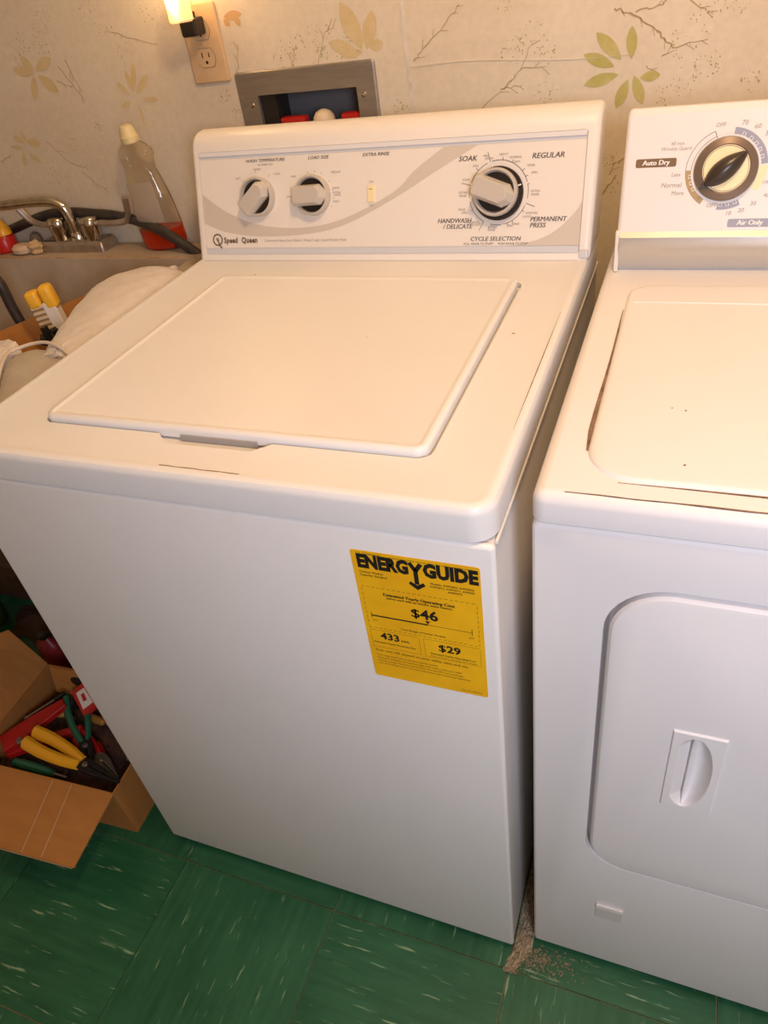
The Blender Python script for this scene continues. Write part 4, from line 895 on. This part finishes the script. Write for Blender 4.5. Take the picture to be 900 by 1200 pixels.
pliers('long_nose_pliers', 'bare metal pliers with shiny curved jaws at the right end of the tool pile', 'pliers', (-.160, .050, .104), -22, .16, M_redm, .0065, .012, tilt=0, head=.062, mm=M_toolm, hl=.09)
# red pipe wrench / bolt cutter arm
W_ = thing('bolt_cutters', 'red painted steel bolt cutters lying across the box of tools', 'bolt cutters', (-.30, .08, .10))
for (p0, p1, wd) in (((-.388, .022, .104), (-.312, .134, .122), .040), ((-.375, .020, .092), (-.245, .098, .108), .024)):
    d = (Vector(p1)-Vector(p0)); M = frame(p0, d, Vector((-d.y, d.x, 0)))
    bm = NB(); prism(bm, [(0, -wd/2*1.15), (d.length*.5, -wd/2), (d.length, -wd*.28), (d.length, wd*.28), (d.length*.5, wd/2), (0, wd/2*1.15)], -.006, .006, M, inset_top=.002); obj('arm', bm, M_redm, W_)
bm = NB(); lathe(bm, [(.010, -.01), (.010, .009), (.006, .011)], Matrix.Translation((-.352, .040, .104)), 14); obj('bolt', bm, M_toolm, W_)
# red and white packet
PK = thing('tool_packet', 'red and white packet of small hardware leaning on the washer side', 'packet', (-.235, .15, .11))
MP = Matrix.Translation((-.276, .158, .120)) @ Matrix.Rotation(R(-32), 4, 'Z') @ Matrix.Rotation(R(18), 4, 'X')
bm = NB(); box(bm, (-.040, -.020, -.006), (.040, .020, .006), MP, bev=.002); obj('packet_body', bm, M_red, PK)
bm = NB(); prism(bm, [(-.026, -.011), (.026, -.014), (.030, .010), (-.022, .008)], .0058, .0066, MP); wv = obj('packet_window', bm, M_white, PK)
bm = NB(); prism(bm, [(-.012, -.004), (.010, -.006), (.012, .002), (-.010, .003)], .0066, .0070, MP); obj('packet_print', bm, M_red, wv)
def driver(name, label, cat, p0, p1, hm, hr=.010, shaft=.4, sm=None):
    p0 = Vector(p0); p1 = Vector(p1); t = thing(name, label, cat, p0, 'screwdrivers in the toolbox' if name == 'screwdriver' else None); d = (p1-p0); q = p0+d*(1-shaft)
    bm = NB(); tube(bm, [p0, p0+(q-p0)*.1, p0+(q-p0)*.5, p0+(q-p0)*.85, q], lambda u: hr*(.75+.3*math.sin(u*PI*1.1)) if u < .9 else hr*.6, 10, sub=3); obj('handle', bm, hm, t, True)
    bm = NB(); tube(bm, [q, p1], .0028, 8, sub=1); obj('shaft', bm, sm or M_toolm, t, True)
    return t
driver('screwdriver', 'green-handled screwdriver lying behind the front flap of the box', 'screwdriver', (-.350, .005, .088), (-.215, .006, .090), M_green, .0095, .25)
driver('screwdriver', 'thin bright screwdriver lying along the left wall of the box', 'screwdriver', (-.345, .165, .105), (-.385, .085, .108), M_toold, .006, .72)
driver('screwdriver', 'amber-handled screwdriver half buried behind the red bolt cutters', 'screwdriver', (-.352, .118, .104), (-.290, .125, .090), mat('amber_handle', (.50, .26, .03), .3), .0075, .4)
driver('screwdriver', 'short red screwdriver under the yellow wire stripper grips', 'screwdriver', (-.205, .085, .092), (-.150, .050, .090), M_redm, .0075, .3)
driver('screwdriver', 'amber screwdriver showing between the red arms and the green pliers', 'screwdriver', (-.262, .135, .092), (-.205, .130, .088), mat('amber_dark', (.42, .20, .04), .3), .008, .3)
driver('punch_tool', 'black steel punch at the dark back of the box', 'punch', (-.36, .205, .10), (-.29, .185, .112), M_toold, .008, .5, M_toold)
driver('paint_brush', 'brown wooden handle sticking up by the right wall of the box', 'handle', (-.155, .105, .085), (-.125, .075, .080), M_wood, .011, .2)
rr_ = random.Random(21)
for k, (x, y, z, lb) in enumerate(((-.30, .19, .085, 'black clamp standing at the dark back of the toolbox'), (-.26, .195, .092, 'black clamp behind the red and white packet'), (-.325, .150, .088, 'black clamp between the thin screwdriver and the red bolt cutters'), (-.150, .130, .070, 'black clamp low beside the right wall of the box'))):
    t_ = thing('spring_clamp', lb, 'clamp', (x, y, z), 'black clamps in the toolbox'); Mx = Matrix.Translation((x, y, z)) @ Matrix.Rotation(rr_.uniform(0, 3), 4, 'Z') @ Matrix.Rotation(rr_.uniform(-.4, .4), 4, 'Y')
    for s in (-1, 1):
        bm = NB(); prism(bm, [(-.032, s*.014), (-.008, s*.004), (.022, s*.008), (.028, s*.001), (.022, -s*.001), (-.008, -s*.002), (-.034, s*.008)], -.007, .007, Mx); obj('clamp_arm', bm, M_toold, t_)
    bm = NB(); lathe(bm, [(.006, -.008), (.006, .008)], Mx, 10); obj('spring', bm, M_toolm, t_)
# the jumble underneath: nails, screws and offcuts nobody could count
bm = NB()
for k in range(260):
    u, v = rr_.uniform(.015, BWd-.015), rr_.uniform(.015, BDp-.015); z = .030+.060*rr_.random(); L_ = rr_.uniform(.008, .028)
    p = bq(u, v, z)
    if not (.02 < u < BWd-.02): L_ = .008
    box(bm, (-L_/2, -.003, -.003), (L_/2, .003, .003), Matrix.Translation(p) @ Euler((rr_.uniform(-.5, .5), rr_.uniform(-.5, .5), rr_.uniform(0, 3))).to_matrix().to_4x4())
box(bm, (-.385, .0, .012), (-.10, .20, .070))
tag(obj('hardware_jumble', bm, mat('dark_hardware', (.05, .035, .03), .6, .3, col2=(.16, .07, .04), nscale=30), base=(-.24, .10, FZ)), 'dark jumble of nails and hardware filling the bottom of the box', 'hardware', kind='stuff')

# ------------------------------------------------------------ dim things under the sink
def jug(name, label, cat, at, r, h, m, cm, sy=.7):
    t = thing(name, label, cat, (at[0], at[1], FZ)); M = Matrix.Translation((at[0], at[1], FZ))
    bm = NB(); lathe(bm, [(r*.92, 0), (r, .006), (r, h*.62), (r*.85, h*.76), (r*.38, h*.88), (r*.32, h*.92)], M, 24, 1, sy); obj('body', bm, m, t, True)
    bm = NB(); lathe(bm, [(r*.36, h*.91), (r*.36, h*.99), (r*.2, h)], M, 16); obj('cap', bm, cm, t, True)
jug('detergent_jug', 'dark red jug standing behind the cardboard box under the sink', 'jug', (-.520, .292), .034, .12, mat('dull_red', (.22, .015, .02), .4), M_dark)
jug('cleaner_bottle', 'dull green bottle under the sink at the left edge of the photo', 'bottle', (-.83, .38), .045, .13, mat('dull_green', (.05, .07, .025), .5), M_dark)
bm = NB(); lathe(bm, [(.085, FZ), (.11, FZ+.20), (.115, FZ+.205), (.105, FZ+.205), (.08, FZ+.01), (.001, FZ+.01)], Matrix.Translation((-1.18, .60, 0)), 28)
tag(obj('bucket', bm, mat('grey_bucket', (.30, .27, .23), .6), smooth=True, base=(-1.18, .60, FZ)), 'grey bucket beyond the far end of the sink', 'bucket')
bm = NB(); box(bm, (-1.02, .46, FZ), (-.52, .695, .12), bev=.008); t_ = thing('wooden_crate', 'dark brown crate in the shadow under the sink', 'crate', (-.77, .59, FZ)); obj('crate_body', bm, M_wood, t_)
bm = NB(); box(bm, (-1.03, .451, .03), (-.51, .460, .09)); obj('slat', bm, M_wood, t_)

rows = []
for y, h in ((.335, .0), (.355, .04), (.38, .065), (.41, .045), (.44, .0)):
    rows.append([(-.76+.02*math.sin(y*40), y, FZ+.006), (-.68, y+.01, FZ+.006+h*.6), (-.60, y-.01, FZ+.006+h), (-.50, y+.005, FZ+.006+h*.8), (-.42, y, FZ+.006+h*.5), (-.34, y, FZ+.006)])
tag(obj('rag', cloth('c', rows, M_wood, .004, 3, .003), mat('brown_rag', (.05, .022, .012), .95, bump=.6, bscale=200), smooth=True, base=(-.55, .36, FZ), angle=1.5), 'dark brown rag heaped on the floor behind the cardboard box', 'rag')

# lint and dust between the machines
bm = NB(); rr_ = random.Random(8)
ny, nx = 110, 16; gr = []
for i in range(ny+1):
    y = -.034+.60*(i/ny); row = []
    for k in range(nx+1):
        u = k/nx
        lo, hi = (.6500, .6775) if y > .004 else (.6405+.010*(y+.034)/.038, .6570+.0200*(y+.034)/.038)
        x = lo+(hi-lo)*u
        h = .0035*math.sin(PI*u)*(1 if y > -.02 else max(.1, (y+.034)/.014))*(.4+rr_.random()*1.2)+.0003
        if y < .004: x += rr_.uniform(-.0015, .0015)
        row.append(bm.verts.new((x, y+rr_.uniform(-.001, .001), FZ+h)))
    gr.append(row)
for r0, r1 in zip(gr, gr[1:]):
    for k in range(nx): bm.faces.new((r0[k], r0[k+1], r1[k+1], r1[k]))
for k in range(900):
    t = rr_.random()**1.5
    if rr_.random() < .42:
        y = rr_.gauss(-.004, .012); x = .672+abs(rr_.gauss(0, .035)); z = FZ+.0004
        if y > .018 or y < -.03-.0*x: continue
    else: y = -.036+.50*t; x = min(max(.664+rr_.gauss(0, .008), .6535), .6755); z = FZ+.001+abs(rr_.gauss(0, .003)); x = x-.012*max(0, -y)/.036
    s_ = rr_.uniform(.0005, .0024); a = rr_.uniform(0, 3)
    vs = [bm.verts.new(Vector((x, y, z))+Vector(p)*s_) for p in ((math.cos(a)*2, math.sin(a)*2, 0), (-math.sin(a), math.cos(a), .3), (-.6, -.5, .1), (.1, .1, 1.0))]
    for i in range(4): bm.faces.new([vs[j] for j in range(4) if j != i])
tag(obj('lint_pile', bm, M_lint, base=(.664, 0, FZ)), 'tan lint and dust gathered on the floor between washer and dryer', 'lint', kind='stuff')
light('night_light_glow', 'POINT', (-.0225, YW-.052, 1.280), .6, (1.0, .62, .28), .012)
# the fixture that holds the ceiling bulb
t_ = thing('ceiling_lamp', 'bare warm bulb in a white ceiling socket above the machines', 'lamp', (.82, .02, 2.40))
bm = NB(); lathe(bm, [(.055, 2.40), (.055, 2.385), (.006, 2.375), (.006, 2.15), (.022, 2.14), (.022, 2.08)], Matrix.Translation((.82, .02, 0)), 24); obj('socket', bm, M_white, t_, True)
